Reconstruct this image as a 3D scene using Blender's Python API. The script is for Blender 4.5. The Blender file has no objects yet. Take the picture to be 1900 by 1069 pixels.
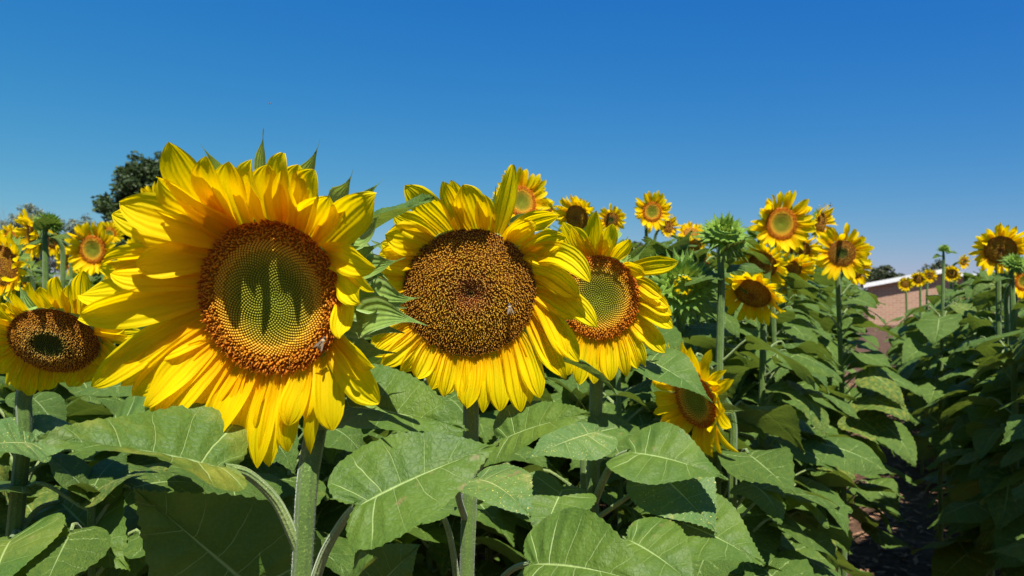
import bpy, math, random
from math import radians as R, sin, cos, pi, sqrt
from mathutils import Vector as V, Matrix, Euler, noise

# ------------------------------------------------------------------ camera, sky, sun
CAM_H, PITCH, FPX = 1.5, R(1.02), 1427.0
scene = bpy.context.scene
col = scene.collection
cd = bpy.data.cameras.new('camera'); cam = bpy.data.objects.new('camera', cd); col.objects.link(cam)
cam.location = (0, 0, CAM_H); cam.rotation_euler = (pi/2 + PITCH, 0, 0)
cd.sensor_width = 36; cd.lens = 36*FPX/1900; cd.clip_start = 0.05; cd.clip_end = 3000
cd.dof.use_dof = True; cd.dof.focus_distance = 0.92; cd.dof.aperture_fstop = 11
scene.camera = cam
SUN_EL, SUN_AZ = R(61), R(171)        # azimuth clockwise from +Y (the view direction)
w = bpy.data.worlds.new("World"); scene.world = w; w.use_nodes = True
nt = w.node_tree; bg = nt.nodes['Background']
sky = nt.nodes.new('ShaderNodeTexSky'); sky.sky_type = 'NISHITA'; sky.sun_disc = False
sky.sun_elevation = SUN_EL; sky.sun_rotation = SUN_AZ
sky.air_density = 1.0; sky.dust_density = 0.35; sky.ozone_density = 3.0; sky.altitude = 200
def _wm(op, a, b):
    x = nt.nodes.new('ShaderNodeMath'); x.operation = op
    for i, v in enumerate((a, b)):
        if isinstance(v, (int, float)): x.inputs[i].default_value = v
        else: nt.links.new(v, x.inputs[i])
    return x.outputs[0]
EXPO = 0.86
_sep = nt.nodes.new('ShaderNodeSeparateColor'); nt.links.new(sky.outputs[0], _sep.inputs[0])
_cmb = nt.nodes.new('ShaderNodeCombineColor')
_tc = nt.nodes.new('ShaderNodeTexCoord'); _sx = nt.nodes.new('ShaderNodeSeparateXYZ'); nt.links.new(_tc.outputs['Generated'], _sx.inputs[0])
_side = _wm('SUBTRACT', 1.0, _wm('MULTIPLY', _sx.outputs[0], .18))      # sky graded a little brighter towards the left
for _i, (_A, _p) in enumerate(((1.15, 2.0), (.70, .92), (.69, .27))):
    nt.links.new(_wm('MULTIPLY', _wm('MULTIPLY', _wm('POWER', _wm('MULTIPLY', _sep.outputs[_i], .1), _p), _A/(2**EXPO*.1)), _side if _i < 2 else 1.0), _cmb.inputs[_i])
nt.links.new(_cmb.outputs[0], bg.inputs[0]); bg.inputs[1].default_value = 0.10
sd = bpy.data.lights.new('sun', 'SUN'); sun = bpy.data.objects.new('sun', sd); col.objects.link(sun)
sd.energy = 5.0; sd.angle = R(0.5); sd.color = (1, .955, .88)
SUN_DIR = V((sin(SUN_AZ)*cos(SUN_EL), cos(SUN_AZ)*cos(SUN_EL), sin(SUN_EL)))
sun.rotation_euler = SUN_DIR.to_track_quat('Z', 'Y').to_euler(); sun.location = SUN_DIR*30
scene.view_settings.view_transform = 'Standard'; scene.view_settings.look = 'None'
scene.view_settings.gamma = 1; scene.view_settings.exposure = EXPO
scene.cycles.max_bounces = 9; scene.cycles.transmission_bounces = 6; scene.cycles.diffuse_bounces = 7

FW = V((0, cos(PITCH), sin(PITCH))); UP = V((0, -sin(PITCH), cos(PITCH))); RT = V((1, 0, 0)); CAM = V((0, 0, CAM_H))
def at(px, py, d): return CAM + d*(FW + RT*((px-950)/FPX) + UP*((534.5-py)/FPX))
def ray_plane(px, py, C, n):
    r = FW + RT*((px-950)/FPX) + UP*((534.5-py)/FPX)
    return CAM + r*((C-CAM).dot(n)/r.dot(n))

# ------------------------------------------------------------------ node helpers
def newmat(name):
    m = bpy.data.materials.new(name); m.use_nodes = True; t = m.node_tree; t.nodes.clear()
    o = t.nodes.new('ShaderNodeOutputMaterial')
    return m, t, o
class N:
    def __init__(s, t): s.t = t
    def n(s, ty, **k):
        x = s.t.nodes.new(ty)
        for a, b in k.items(): setattr(x, a, b)
        return x
    def put(s, sock, v):
        if hasattr(v, 'is_linked') or hasattr(v, 'node'): s.t.links.new(v, sock)
        elif v is not None: sock.default_value = v
    def math(s, op, a, b=None, c=None, clamp=False):
        x = s.n('ShaderNodeMath', operation=op, use_clamp=clamp)
        s.put(x.inputs[0], a)
        if b is not None: s.put(x.inputs[1], b)
        if c is not None: s.put(x.inputs[2], c)
        return x.outputs[0]
    def mix(s, f, a, b, bt='MIX'):
        x = s.n('ShaderNodeMix', data_type='RGBA', blend_type=bt)
        s.put(x.inputs[0], f)
        for i, v in ((6, a), (7, b)):
            if isinstance(v, tuple) and len(v) == 3: v = v+(1,)
            s.put(x.inputs[i], v)
        return x.outputs[2]
    def sstep(s, v, lo, hi, a=0., b=1.):
        x = s.n('ShaderNodeMapRange', interpolation_type='SMOOTHSTEP')
        s.put(x.inputs[0], v); s.put(x.inputs[1], lo); s.put(x.inputs[2], hi); s.put(x.inputs[3], a); s.put(x.inputs[4], b)
        return x.outputs[0]
    def ramp(s, f, stops):
        x = s.n('ShaderNodeValToRGB'); s.put(x.inputs[0], f); e = x.color_ramp.elements
        while len(e) < len(stops): e.new(.5)
        for el, (p, c) in zip(e, stops): el.position = p; el.color = tuple(c)+(1,)
        return x.outputs[0]
    def noise(s, vec, scale, detail=3, rough=.5):
        x = s.n('ShaderNodeTexNoise'); s.put(x.inputs['Vector'], vec)
        x.inputs['Scale'].default_value = scale; x.inputs['Detail'].default_value = detail; x.inputs['Roughness'].default_value = rough
        return x.outputs['Fac']
    def bump(s, h, strength, dist):
        x = s.n('ShaderNodeBump'); x.inputs['Strength'].default_value = strength; x.inputs['Distance'].default_value = dist
        s.put(x.inputs['Height'], h); return x.outputs[0]
    def pbsdf(s, colr, rough=.5, normal=None, spec=.5, sheen=0, trans=None, tcol=None):
        p = s.n('ShaderNodeBsdfPrincipled')
        if isinstance(colr, tuple): colr = colr+(1,)
        s.put(p.inputs['Base Color'], colr); s.put(p.inputs['Roughness'], rough); p.inputs['Specular IOR Level'].default_value = spec
        if normal is not None: s.put(p.inputs['Normal'], normal)
        if sheen: p.inputs['Sheen Weight'].default_value = sheen
        if trans is None: return p.outputs[0]
        t = s.n('ShaderNodeBsdfTranslucent'); s.put(t.inputs[0], tcol+(1,) if isinstance(tcol, tuple) else tcol)
        if normal is not None: s.put(t.inputs['Normal'], normal)
        m = s.n('ShaderNodeMixShader'); m.inputs[0].default_value = trans
        s.t.links.new(p.outputs[0], m.inputs[1]); s.t.links.new(t.outputs[0], m.inputs[2])
        return m.outputs[0]

def uvxy(g):
    u = g.n('ShaderNodeUVMap'); sp = g.n('ShaderNodeSeparateXYZ'); g.t.links.new(u.outputs[0], sp.inputs[0])
    return u.outputs[0], sp.outputs[0], sp.outputs[1]

def petal_material(name, tipc, basec, rib=1.0):
    m, t, o = newmat(name); g = N(t)
    uv, x, y = uvxy(g)                       # x across 0..1, y along 0..1
    tc = g.n('ShaderNodeTexCoord').outputs['Object']
    oi = g.n('ShaderNodeObjectInfo').outputs['Random']
    f = g.sstep(y, 0.0, .55)
    c = g.mix(f, basec, tipc)
    nz = g.noise(tc, 60, 3)
    c = g.mix(g.math('MULTIPLY', nz, .35), c, (tipc[0]*.90, tipc[1]*.80, 0.0))
    c = g.mix(g.math('MULTIPLY', oi, .30), c, (tipc[0]*.93, tipc[1]*.78, 0.0))
    lines = g.math('SINE', g.math('ADD', g.math('MULTIPLY', x, 44.0), g.math('MULTIPLY', nz, 4.0)))
    l2 = g.math('SINE', g.math('MULTIPLY', x, 19.0))
    h = g.math('ADD', g.math('MULTIPLY', lines, .5), l2)
    nm = g.bump(h, .55*rib, .0012)
    t.links.new(g.pbsdf(c, .62, nm, .12, .0, .56, g.mix(.5, c, (1.0, .66, .0))), o.inputs[0])
    return m

def leaf_material(name, top, under, veinc, dots=.0, gloss=.55):
    m, t, o = newmat(name); g = N(t)
    uv, x, y = uvxy(g)
    tc = g.n('ShaderNodeTexCoord').outputs['Object']
    oi = g.n('ShaderNodeObjectInfo').outputs['Random']
    v = g.math('MULTIPLY', g.math('SUBTRACT', x, .5), 2.0)
    av = g.math('ABSOLUTE', v)
    side = g.math('GREATER_THAN', v, 0.0)
    mid = g.sstep(av, 0.006, .034, 1., 0.)
    wob = g.math('MULTIPLY', g.noise(tc, 25, 2), .35)
    p = g.math('ADD', g.math('ADD', g.math('MULTIPLY', g.math('POWER', y, 1.1), 7.0), g.math('MULTIPLY', side, .38)), wob)
    tri = g.math('ABSOLUTE', g.math('SUBTRACT', g.math('FRACT', p), .5))          # 0 at vein
    wdt = g.math('MULTIPLY_ADD', av, -.028, .046)
    basal = g.sstep(g.math('ABSOLUTE', g.math('SUBTRACT', y, .27)), .08, .13, 1., 0.)
    wdt = g.math('MULTIPLY', wdt, g.math('MULTIPLY_ADD', basal, .9, .75))
    sec = g.math('MULTIPLY', g.math('MULTIPLY', g.sstep(tri, .006, wdt, 1., 0.), g.sstep(av, .6, 1., 1., .15)), g.math('MULTIPLY_ADD', basal, .5, .8))
    # tertiary net
    vo = g.n('ShaderNodeTexVoronoi', feature='DISTANCE_TO_EDGE'); g.put(vo.inputs['Vector'], tc); vo.inputs['Scale'].default_value = 150
    net = g.sstep(vo.outputs[0], 0., .12, 1., 0.)
    vein = g.math('MAXIMUM', g.math('MULTIPLY', sec, .75), mid)
    n1 = g.noise(tc, 14, 4, .6)
    c = g.mix(g.sstep(n1, .3, .75), (top[0]*.78, top[1]*.84, top[2]*.9), (top[0]*1.5, top[1]*1.25, top[2]*1.1))
    c = g.mix(g.math('MULTIPLY', oi, .5), c, (top[0]*.75, top[1]*.85, top[2]*.95))
    fine = g.noise(tc, 300, 2)
    c = g.mix(g.math('MULTIPLY', g.sstep(fine, .35, .75), .35), c, (top[0]*1.7, top[1]*1.5, top[2]*1.9))
    c = g.mix(g.math('MULTIPLY', net, .13), c, (top[0]*.7, top[1]*.72, top[2]*.7))
    c = g.mix(vein, c, veinc)
    if dots:
        d = g.noise(tc, 420, 1); c = g.mix(g.sstep(d, .70, .74), c, (.75, .62, .12))
        d2 = g.noise(tc, 22, 4, .7); c = g.mix(g.math('MULTIPLY', g.sstep(d2, .55, .75), dots), c, (.42, .36, .12))
    # scattered blemishes
    bl = g.noise(tc, 33, 2, .5); c = g.mix(g.math('MULTIPLY', g.sstep(bl, .70, .75), .7), c, (.20, .16, .06))
    c = g.mix(g.math('MULTIPLY', g.sstep(oi, .84, 1.0), g.math('MULTIPLY', g.sstep(n1, .4, .7), .7)), c, (.30, .28, .04))
    geo = g.n('ShaderNodeNewGeometry').outputs['Backfacing']
    cu = g.mix(vein, g.mix(g.math('MULTIPLY', net, .4), under, veinc), veinc)
    c2 = g.mix(geo, c, cu)
    h = g.math('ADD', g.math('MULTIPLY', g.noise(tc, 110, 3, .6), .8), g.math('SUBTRACT', g.math('MULTIPLY', net, -.12), g.math('MULTIPLY', vein, .6)))
    big = g.noise(tc, 38, 3, .55)
    h = g.math('ADD', h, g.math('MULTIPLY', big, 3.0))
    nm = g.bump(h, .75, .0022)
    t.links.new(g.pbsdf(c2, gloss, nm, .30, .0, .24, g.mix(.6, c2, (.30, .42, .02))), o.inputs[0])
    return m

def stem_material(name, a, b):
    m, t, o = newmat(name); g = N(t)
    uv, x, y = uvxy(g)
    tc = g.n('ShaderNodeTexCoord').outputs['Object']
    n1 = g.noise(tc, 18, 4, .6)
    c = g.mix(g.sstep(n1, .3, .7), a, b)
    st = g.math('SINE', g.math('MULTIPLY', x, 2*pi*9))
    c = g.mix(g.sstep(g.noise(tc, 500, 2), .58, .7), c, (b[0]*1.7, b[1]*1.5, b[2]*1.9))
    h = g.math('ADD', g.math('MULTIPLY', st, .5), g.noise(tc, 350, 2))
    t.links.new(g.pbsdf(c, .55, g.bump(h, .7, .0012), .3, .25), o.inputs[0])
    return m

def bract_material(name, a, b):
    m, t, o = newmat(name); g = N(t)
    uv, x, y = uvxy(g)
    tc = g.n('ShaderNodeTexCoord').outputs['Object']
    c = g.mix(g.sstep(y, 0, .9), b, a)
    lines = g.math('SINE', g.math('MULTIPLY', x, 40.0))
    c = g.mix(g.math('MULTIPLY', g.sstep(lines, .2, 1), .35), c, (b[0]*1.3, b[1]*1.25, b[2]*1.3))
    c = g.mix(g.math('MULTIPLY', g.sstep(g.noise(tc, 160, 3), .4, .7), .4), c, (b[0]*1.5, b[1]*1.4, b[2]*1.8))
    edge = g.sstep(g.math('ABSOLUTE', g.math('SUBTRACT', x, .5)), .40, .5)
    c = g.mix(g.math('MULTIPLY', edge, .6), c, (.35, .45, .22))
    t.links.new(g.pbsdf(c, .5, g.bump(lines, .5, .0007), .35, .0, .28, g.mix(.5, c, (.4, .5, .05))), o.inputs[0])
    return m

def floret_material(name, low, high):
    """uv.x = radius over disc radius, uv.y = 0 at a floret's foot, 1 at its tip; own pigment only"""
    m, t, o = newmat(name); g = N(t)
    uv, x, y = uvxy(g)
    tc = g.n('ShaderNodeTexCoord').outputs['Object']
    n = g.math('MULTIPLY_ADD', g.noise(tc, 180, 2), .10, -.05)
    xx = g.math('ADD', x, n)
    c = g.mix(g.sstep(y, .25, .85), g.ramp(xx, low), g.ramp(xx, high))
    t.links.new(g.pbsdf(c, .6, None, .2, .0, .42, c), o.inputs[0])
    return m

def plain(name, c, rough=.6, nscale=0, c2=None, bump=0, metal=0, spec=.4):
    m, t, o = newmat(name); g = N(t)
    tc = g.n('ShaderNodeTexCoord').outputs['Object']
    cc = c; nm = None
    if nscale:
        n1 = g.noise(tc, nscale, 4, .6); cc = g.mix(g.sstep(n1, .3, .7), c, c2 or tuple(q*.7 for q in c))
        if bump: nm = g.bump(n1, .5, bump)
    t.links.new(g.pbsdf(cc, rough, nm, spec), o.inputs[0])
    return m

PET = petal_material('petal_yellow', (.98, .79, .001), (.95, .46, .001), .8)
PET2 = petal_material('petal_ribbed', (.98, .79, .001), (.95, .48, .001), 1.3)
PETF = petal_material('petal_far', (.97, .75, .001), (.92, .44, .001), .6)
LEAF = leaf_material('leaf_green', (.070, .132, .016), (.15, .21, .05), (.30, .40, .13))
LEAFF = leaf_material('leaf_far', (.070, .130, .018), (.13, .21, .085), (.16, .26, .09))
LEAFY = leaf_material('leaf_pollen', (.085, .16, .035), (.20, .25, .06), (.34, .40, .14), .55)
STEM = stem_material('stem_green', (.050, .10, .014), (.10, .165, .026))
PETI = stem_material('petiole_green', (.12, .19, .045), (.24, .31, .09))
BRA = bract_material('bract_green', (.12, .22, .04), (.24, .36, .07))
BUDM = bract_material('bud_green', (.075, .17, .012), (.22, .36, .04))
FLA = floret_material('florets_young',
    [(0, (.26, .30, .02)), (.40, (.22, .22, .015)), (.58, (.46, .30, .02)), (.74, (.64, .24, .012)), (1, (.56, .15, .008))],
    [(0, (.52, .58, .06)), (.08, (.38, .40, .03)), (.40, (.48, .44, .03)), (.60, (.86, .62, .05)), (.73, (.98, .58, .04)), (.86, (.96, .42, .025)), (1, (.88, .30, .015))])
FLB = floret_material('florets_mature',
    [(0, (.10, .05, .015)), (.1, (.32, .09, .018)), (.6, (.40, .15, .02)), (1, (.24, .08, .015))],
    [(0, (.55, .34, .06)), (.12, (.66, .36, .09)), (.25, (.85, .50, .08)), (.45, (.98, .66, .05)), (.80, (.90, .50, .04)), (1, (.62, .28, .03))])
FLC = floret_material('florets_ring',
    [(0, (.05, .07, .01)), (.35, (.06, .06, .01)), (.5, (.26, .09, .015)), (1, (.28, .09, .012))],
    [(0, (.12, .16, .02)), (.32, (.15, .17, .02)), (.42, (.92, .60, .10)), (.75, (.88, .44, .03)), (1, (.66, .26, .02))])

# ------------------------------------------------------------------ mesh helpers
class MB:
    def __init__(s): s.v = []; s.f = []; s.uv = []; s.mi = []
    def add(s, v, f, uv, mi=0):
        o = len(s.v); s.v += v; s.uv += uv
        s.f += [tuple(i+o for i in q) for q in f]; s.mi += [mi]*len(f)
        return s
    def mesh(s, name, mats, origin=None, smooth=True):
        vv = s.v if origin is None else [p-origin for p in s.v]
        me = bpy.data.meshes.new(name); me.from_pydata([tuple(p) for p in vv], [], s.f)
        if not isinstance(mats, (list, tuple)): mats = [mats]
        for q in mats: me.materials.append(q)
        if len(mats) > 1: me.polygons.foreach_set('material_index', s.mi)
        if s.uv:
            ul = me.uv_layers.new(name='UVMap'); li = [0]*len(me.loops); me.loops.foreach_get('vertex_index', li)
            fl = []
            for i in li: fl += s.uv[i]
            ul.data.foreach_set('uv', fl)
        if smooth: me.polygons.foreach_set('use_smooth', [True]*len(me.polygons))
        me.update(); return me
def link(name, me, parent=None, loc=None, mat=None):
    o = bpy.data.objects.new(name, me); col.objects.link(o)
    if parent is not None: o.parent = parent
    if mat is not None: o.matrix_basis = mat
    elif loc is not None: o.location = loc
    return o
WO = {}
def wobj(name, mb, mats, parent, origin):
    """mesh given in world space, linked under a parent whose world origin is WO[parent]"""
    o = link(name, mb.mesh(name, mats, origin), parent, origin-WO[parent.name]); WO[o.name] = origin; return o
def thing(name, loc, label, cat, group=None):
    o = bpy.data.objects.new(name, None); col.objects.link(o); o.location = loc; o.empty_display_size = .1
    o['label'] = label; o['category'] = cat
    if group: o['group'] = group
    WO[o.name] = V(loc); return o

def lerp_table(tab, s):
    for (a, x), (b, y) in zip(tab, tab[1:]):
        if s <= b: k = (s-a)/(b-a); return x+(y-x)*k
    return tab[-1][1]
P_PET = [(0, .58), (.08, .70), (.2, .85), (.35, .94), (.5, 1), (.65, .97), (.78, .82), (.87, .60), (.94, .36), (1, .05)]
P_NAR = [(0, .5), (.1, .66), (.25, .85), (.45, 1), (.65, .95), (.8, .74), (.9, .46), (1, .05)]
P_BRA = [(0, .75), (.12, 1), (.3, .95), (.45, .70), (.58, .42), (.7, .2), (.85, .09), (1, .03)]
P_LANCE = [(0, .5), (.2, .9), (.4, 1), (.6, .7), (.8, .3), (1, .03)]

def strip(P0, P1, P2, P3, Nf, W, prof=P_PET, cup=.15, rib=.05, wave=.0, twist=0, ph=0., nu=14, nv=6):
    vs = []; uv = []
    for i in range(nu+1):
        s = i/nu; s = s + .12*sin(pi*s)*s*.5 if i not in (0, nu) else s
        a = 1-s
        C = P0*(a**3)+P1*(3*a*a*s)+P2*(3*a*s*s)+P3*(s**3)
        T = ((P1-P0)*(a*a)+(P2-P1)*(2*a*s)+(P3-P2)*(s*s)); T.normalize()
        S = T.cross(Nf)
        if S.length < 1e-5: S = T.cross(V((0, 0, 1)))
        S.normalize(); Z = S.cross(T)
        if twist: M = Matrix.Rotation(twist*s, 3, T); S = M@S; Z = M@Z
        w_ = W*.5*lerp_table(prof, s)
        for j in range(nv+1):
            v = -1+2*j/nv
            z = cup*w_*v*v + rib*W*cos(v*2.6*pi)*sin(pi*min(1, s*1.1))*.5 + wave*W*sin(s*9+ph)*abs(v)*v*(.3+s)
            vs.append(C+S*(v*w_)+Z*z); uv.append((.5+.5*v, s))
    fs = []
    for i in range(nu):
        for j in range(nv):
            a = i*(nv+1)+j; fs.append((a, a+nv+1, a+nv+2, a+1))
    return vs, fs, uv

def tube(pts, rad, n=10, ribs=0.):
    vs = []; fs = []; uv = []
    m = len(pts); prev = None; L = 0
    for i, p in enumerate(pts):
        T = (pts[min(i+1, m-1)]-pts[max(i-1, 0)]).normalized()
        if prev is None: A = T.orthogonal().normalized()
        else: A = (prev-T*prev.dot(T)).normalized()
        prev = A; B = T.cross(A)
        if i: L += (pts[i]-pts[i-1]).length
        for k in range(n+1):
            a = 2*pi*k/n; r = rad[i]*(1+ribs*cos(a*5))
            vs.append(p+A*(cos(a)*r)+B*(sin(a)*r)); uv.append((k/n, L*5))
    for i in range(m-1):
        for k in range(n):
            a = i*(n+1)+k; fs.append((a, a+1, a+n+2, a+n+1))
    return vs, fs, uv
def bez(P0, P1, P2, P3, n):
    out = []
    for i in range(n+1):
        s = i/n; a = 1-s; out.append(P0*(a**3)+P1*(3*a*a*s)+P2*(3*a*s*s)+P3*(s**3))
    return out

OUT = [(0, 0), (.06, -.075), (.17, -.12), (.30, -.105), (.405, -.02), (.46, .10), (.462, .23), (.425, .37), (.355, .51), (.265, .645), (.175, .765), (.095, .87), (.035, .95), (0, 1.0)]
def outl(s):
    x = s*(len(OUT)-1); i = min(int(x), len(OUT)-2); k = x-i
    p = [OUT[max(0, i-1)], OUT[i], OUT[i+1], OUT[min(len(OUT)-1, i+2)]]
    def cr(a, b, c, d): return .5*((2*b)+(-a+c)*k+(2*a-5*b+4*c-d)*k*k+(-a+3*b-3*c+d)*k**3)
    return cr(*[q[0] for q in p]), cr(*[q[1] for q in p])
def leaf_local(L, W, bend=.6, fold=.12, wave=.06, quilt=.012, seed=0, nr=36, nc=6, serr=.02, sweep=0.):
    """blade in its own frame: petiole joint at the origin, chord along +Y, upper face +Z"""
    rnd = random.Random(seed); ph = rnd.uniform(0, 6); ph2 = rnd.uniform(0, 6); asym = rnd.uniform(-.06, .06)
    b = bend if abs(bend) > .02 else .02
    rad_ = 1/(2*sin(b/2))         # arc of unit chord
    def arc(y, z):
        a = b/2 - b*y
        # centre of arc below
        cx = .5; cz = -rad_*cos(b/2)
        rr = rad_+z
        return cx - rr*sin(a), cz + rr*cos(a)
    vs = []; uv = []
    for i in range(nr+1):
        s = i/nr; ex, ey = outl(s); my = s**1.75
        tooth = ((s*nr*.5) % 1.0)
        for j in range(-nc, nc+1):
            t = abs(j)/nc; sg = 1 if j > 0 else -1
            k = t if j != 0 else 0
            e = serr*(.6 if (i % 3 == 0) else (-.1 if i % 3 == 1 else -.5))*rnd.uniform(.5, 1.3)*(1 if t == 1 else 0)*(1 if 1 < i < nr-1 else 0)
            wl = (1+asym*sg)*(W/L)/.92
            x = (ex*k + e)*sg*wl; y = my+(ey-my)*k + e*.6
            p = s*8.0+(.45 if sg > 0 else 0); tri = abs((p % 1)-.5)*2
            z = fold*abs(x)*(1-.0*s) + quilt*(1-tri)**1.5*min(1, t*3)*(1-.65*t*t) \
                + wave*(t**2)*sin(s*11+ph+sg*1.3)*(.5+.5*ex*2) + .35*wave*sin(y*4+ph2)*x*2
            if j == 0: z = -quilt*.6
            yy, zz = arc(y, z)
            xx = x + sweep*y*y
            vs.append(V((xx*L, yy*L, zz*L))); uv.append((.5+.5*t*sg if j else .5, s))
    fs = []
    n = 2*nc+1
    for i in range(nr):
        for j in range(n-1):
            a = i*n+j; fs.append((a, a+1, a+n+1, a+n))
    return vs, fs, uv
def frame(P0, P1, Nh):
    y = (P1-P0).normalized(); x = y.cross(Nh).normalized(); z = x.cross(y)
    M = Matrix((x, y, z)).transposed().to_4x4(); M.translation = P0; return M

# ------------------------------------------------------------------ disc florets
def cone(mb, P, ax, h, r0, r1, n, rr, mi=0, y0=0., y1=1., cap=True):
    A = ax.orthogonal().normalized(); B = ax.cross(A)
    vs = []; uv = []
    for (q, rad_, yy) in ((P, r0, y0), (P+ax*(h*.7), (r0*.35+r1*.65)*1.0, y0+(y1-y0)*.6), (P+ax*h, r1*.5, y1)):
        for k in range(n):
            a = 2*pi*k/n; vs.append(q+A*(cos(a)*rad_)+B*(sin(a)*rad_)); uv.append((rr, yy))
    fs = []
    for lv in range(2):
        for k in range(n): a = lv*n; fs.append((a+k, a+(k+1) % n, a+n+(k+1) % n, a+n+k))
    fs.append(tuple(range(2*n, 3*n)))
    mb.add(vs, fs, uv, mi)

def disc_mb(kind, Rd, count, seed, bulge=.010, ell=1.0):
    """disc in its own frame, face towards +Z"""
    rnd = random.Random(seed); mb = MB()
    def prof(r):
        if kind == 'young': return bulge*(.55*r*r*(1.6-r*r)*1.2 - .12*math.exp(-(r/.16)**2)) - .16*bulge*max(0, r-.9)*10
        if kind == 'ring': return bulge*(1-.9*r*r) - .9*bulge*math.exp(-(r/.34)**2)*.5
        return bulge*(1-r**2.2) - .45*bulge*math.exp(-(r/.13)**2)
    # base surface
    nr_, na = 14, 40; vs = [V((0, 0, prof(0)-.0015))]; uv = [(0, 0)]
    for i in range(1, nr_+1):
        for k in range(na):
            a = 2*pi*k/na; r = i/nr_
            vs.append(V((cos(a)*r*Rd, sin(a)*r*Rd*ell, prof(r)-.0015))); uv.append((r, 0))
    fs = [(0, 1+k, 1+(k+1) % na) for k in range(na)]
    for i in range(nr_-1):
        for k in range(na):
            a = 1+i*na; fs.append((a+k, a+na+k, a+na+(k+1) % na, a+(k+1) % na))
    mb.add(vs, fs, uv)
    ga = pi*(3-sqrt(5)); sp = Rd*sqrt(pi/count)*.5
    for k in range(count):
        r = sqrt((k+.5)/count); a = k*ga
        er = Rd*r; P = V((cos(a)*er, sin(a)*er*ell, prof(r)-.001))
        dr = .01; sl = (prof(min(1, r+dr))-prof(max(0, r-dr)))/(2*dr*Rd)
        rad_ = V((cos(a), sin(a), 0)); ax = (V((0, 0, 1))-rad_*sl).normalized()
        j = lambda q: rnd.uniform(-q, q)
        if kind == 'young' and r < .64 or kind == 'ring' and r < .36:
            cone(mb, P, (ax+V((j(.1), j(.1), 0))+rad_*-.25).normalized(), (.0013+.0009*r)*(Rd/.07), sp*.95, sp*.60, 5, r, y0=.25)
        elif kind == 'young' and r < .77:
            cone(mb, P, (ax+rad_*-.1).normalized(), .0034*(Rd/.07), sp*.92, sp*.95, 6, r, y0=.3)
        elif kind == 'young':
            ax2 = (ax+V((j(.45), j(.45), 0))+rad_*.15).normalized()
            h = rnd.uniform(.0022, .0062)*(Rd/.07)
            cone(mb, P, ax2, h, sp*.92, sp*.66, 5, r, y0=0, y1=rnd.uniform(.4, .95))
            # curled stigma arms
            tip = P+ax2*h; s0 = V((j(1), j(1), .2)).normalized()
            for sg in (1, -1):
                if rnd.random() < .35: continue
                e = tip+s0*(sg*sp*1.1)+ax2*(.0012); e2 = e+s0*(sg*sp*.5)-ax2*.0013
                q = s0.cross(ax2).normalized()*(sp*.22)
                mb.add([tip-q, tip+q, e+q, e-q, e2+q*.6, e2-q*.6], [(0, 1, 2, 3), (3, 2, 4, 5)], [(r, 1)]*6)
        else:
            ax2 = (ax+V((j(.35), j(.35), 0))).normalized()
            inner = r < (.55 if kind == 'mature' else .5)
            h = (.0034 if not inner else .0044)*(Rd/.07)*rnd.uniform(.7, 1.25)
            if kind == 'mature' and r < .22: h *= .5
            cone(mb, P, ax2, h, sp*.74, sp*.46, 4, r, y0=.05, y1=rnd.uniform(.35, 1.0))
            if rnd.random() < (.9 if r > .2 else .4):
                tip = P+ax2*h*.96; s0 = V((j(1), j(1), .15)).normalized(); q = s0.cross(ax2).normalized()*(sp*.26)
                for sg in (1, -1):
                    e = tip+s0*(sg*sp*.95)+ax2*.0006
                    mb.add([tip-q, tip+q, e+q*.7, e-q*.7], [(0, 1, 2, 3)], [(r, 1)]*4)
    return mb

def head_back(Rd, depth=.035, ell=1.):
    """green receptacle behind the disc, from the rim to the neck, own frame"""
    vs = []; uv = []; fs = []; na = 28
    prof = [(1.0, 0), (1.05, -.12), (.98, -.35), (.78, -.62), (.45, -.85), (.2, -1.0)]
    for r, z in prof:
        for k in range(na):
            a = 2*pi*k/na; vs.append(V((cos(a)*r*Rd, sin(a)*r*Rd*ell, z*depth-.001))); uv.append((k/na, -z))
    for i in range(len(prof)-1):
        for k in range(na):
            fs.append((i*na+k, (i+1)*na+k, (i+1)*na+(k+1) % na, i*na+(k+1) % na))
    return vs, fs, uv

# ------------------------------------------------------------------ leaf library for field plants
LIB = []
for k in range(10):
    rr = random.Random(50+k)
    v_, f_, u_ = leaf_local(1, rr.uniform(.78, 1.0), rr.uniform(.35, 1.1), rr.uniform(-.30, .22), rr.uniform(.03, .09), .018, 50+k, 42, 5, .016, rr.uniform(-.12, .12))
    LIB.append(MB().add(v_, f_, u_).mesh('leaf_blade', LEAF))
LIBF = []
for k in range(8):
    rr = random.Random(80+k)
    LIBF.append(leaf_local(1, rr.uniform(.8, 1.0), rr.uniform(.4, 1.1), rr.uniform(-.25, .2), .06, .0, 80+k, 12, 2, .03, rr.uniform(-.1, .1)))

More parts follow.
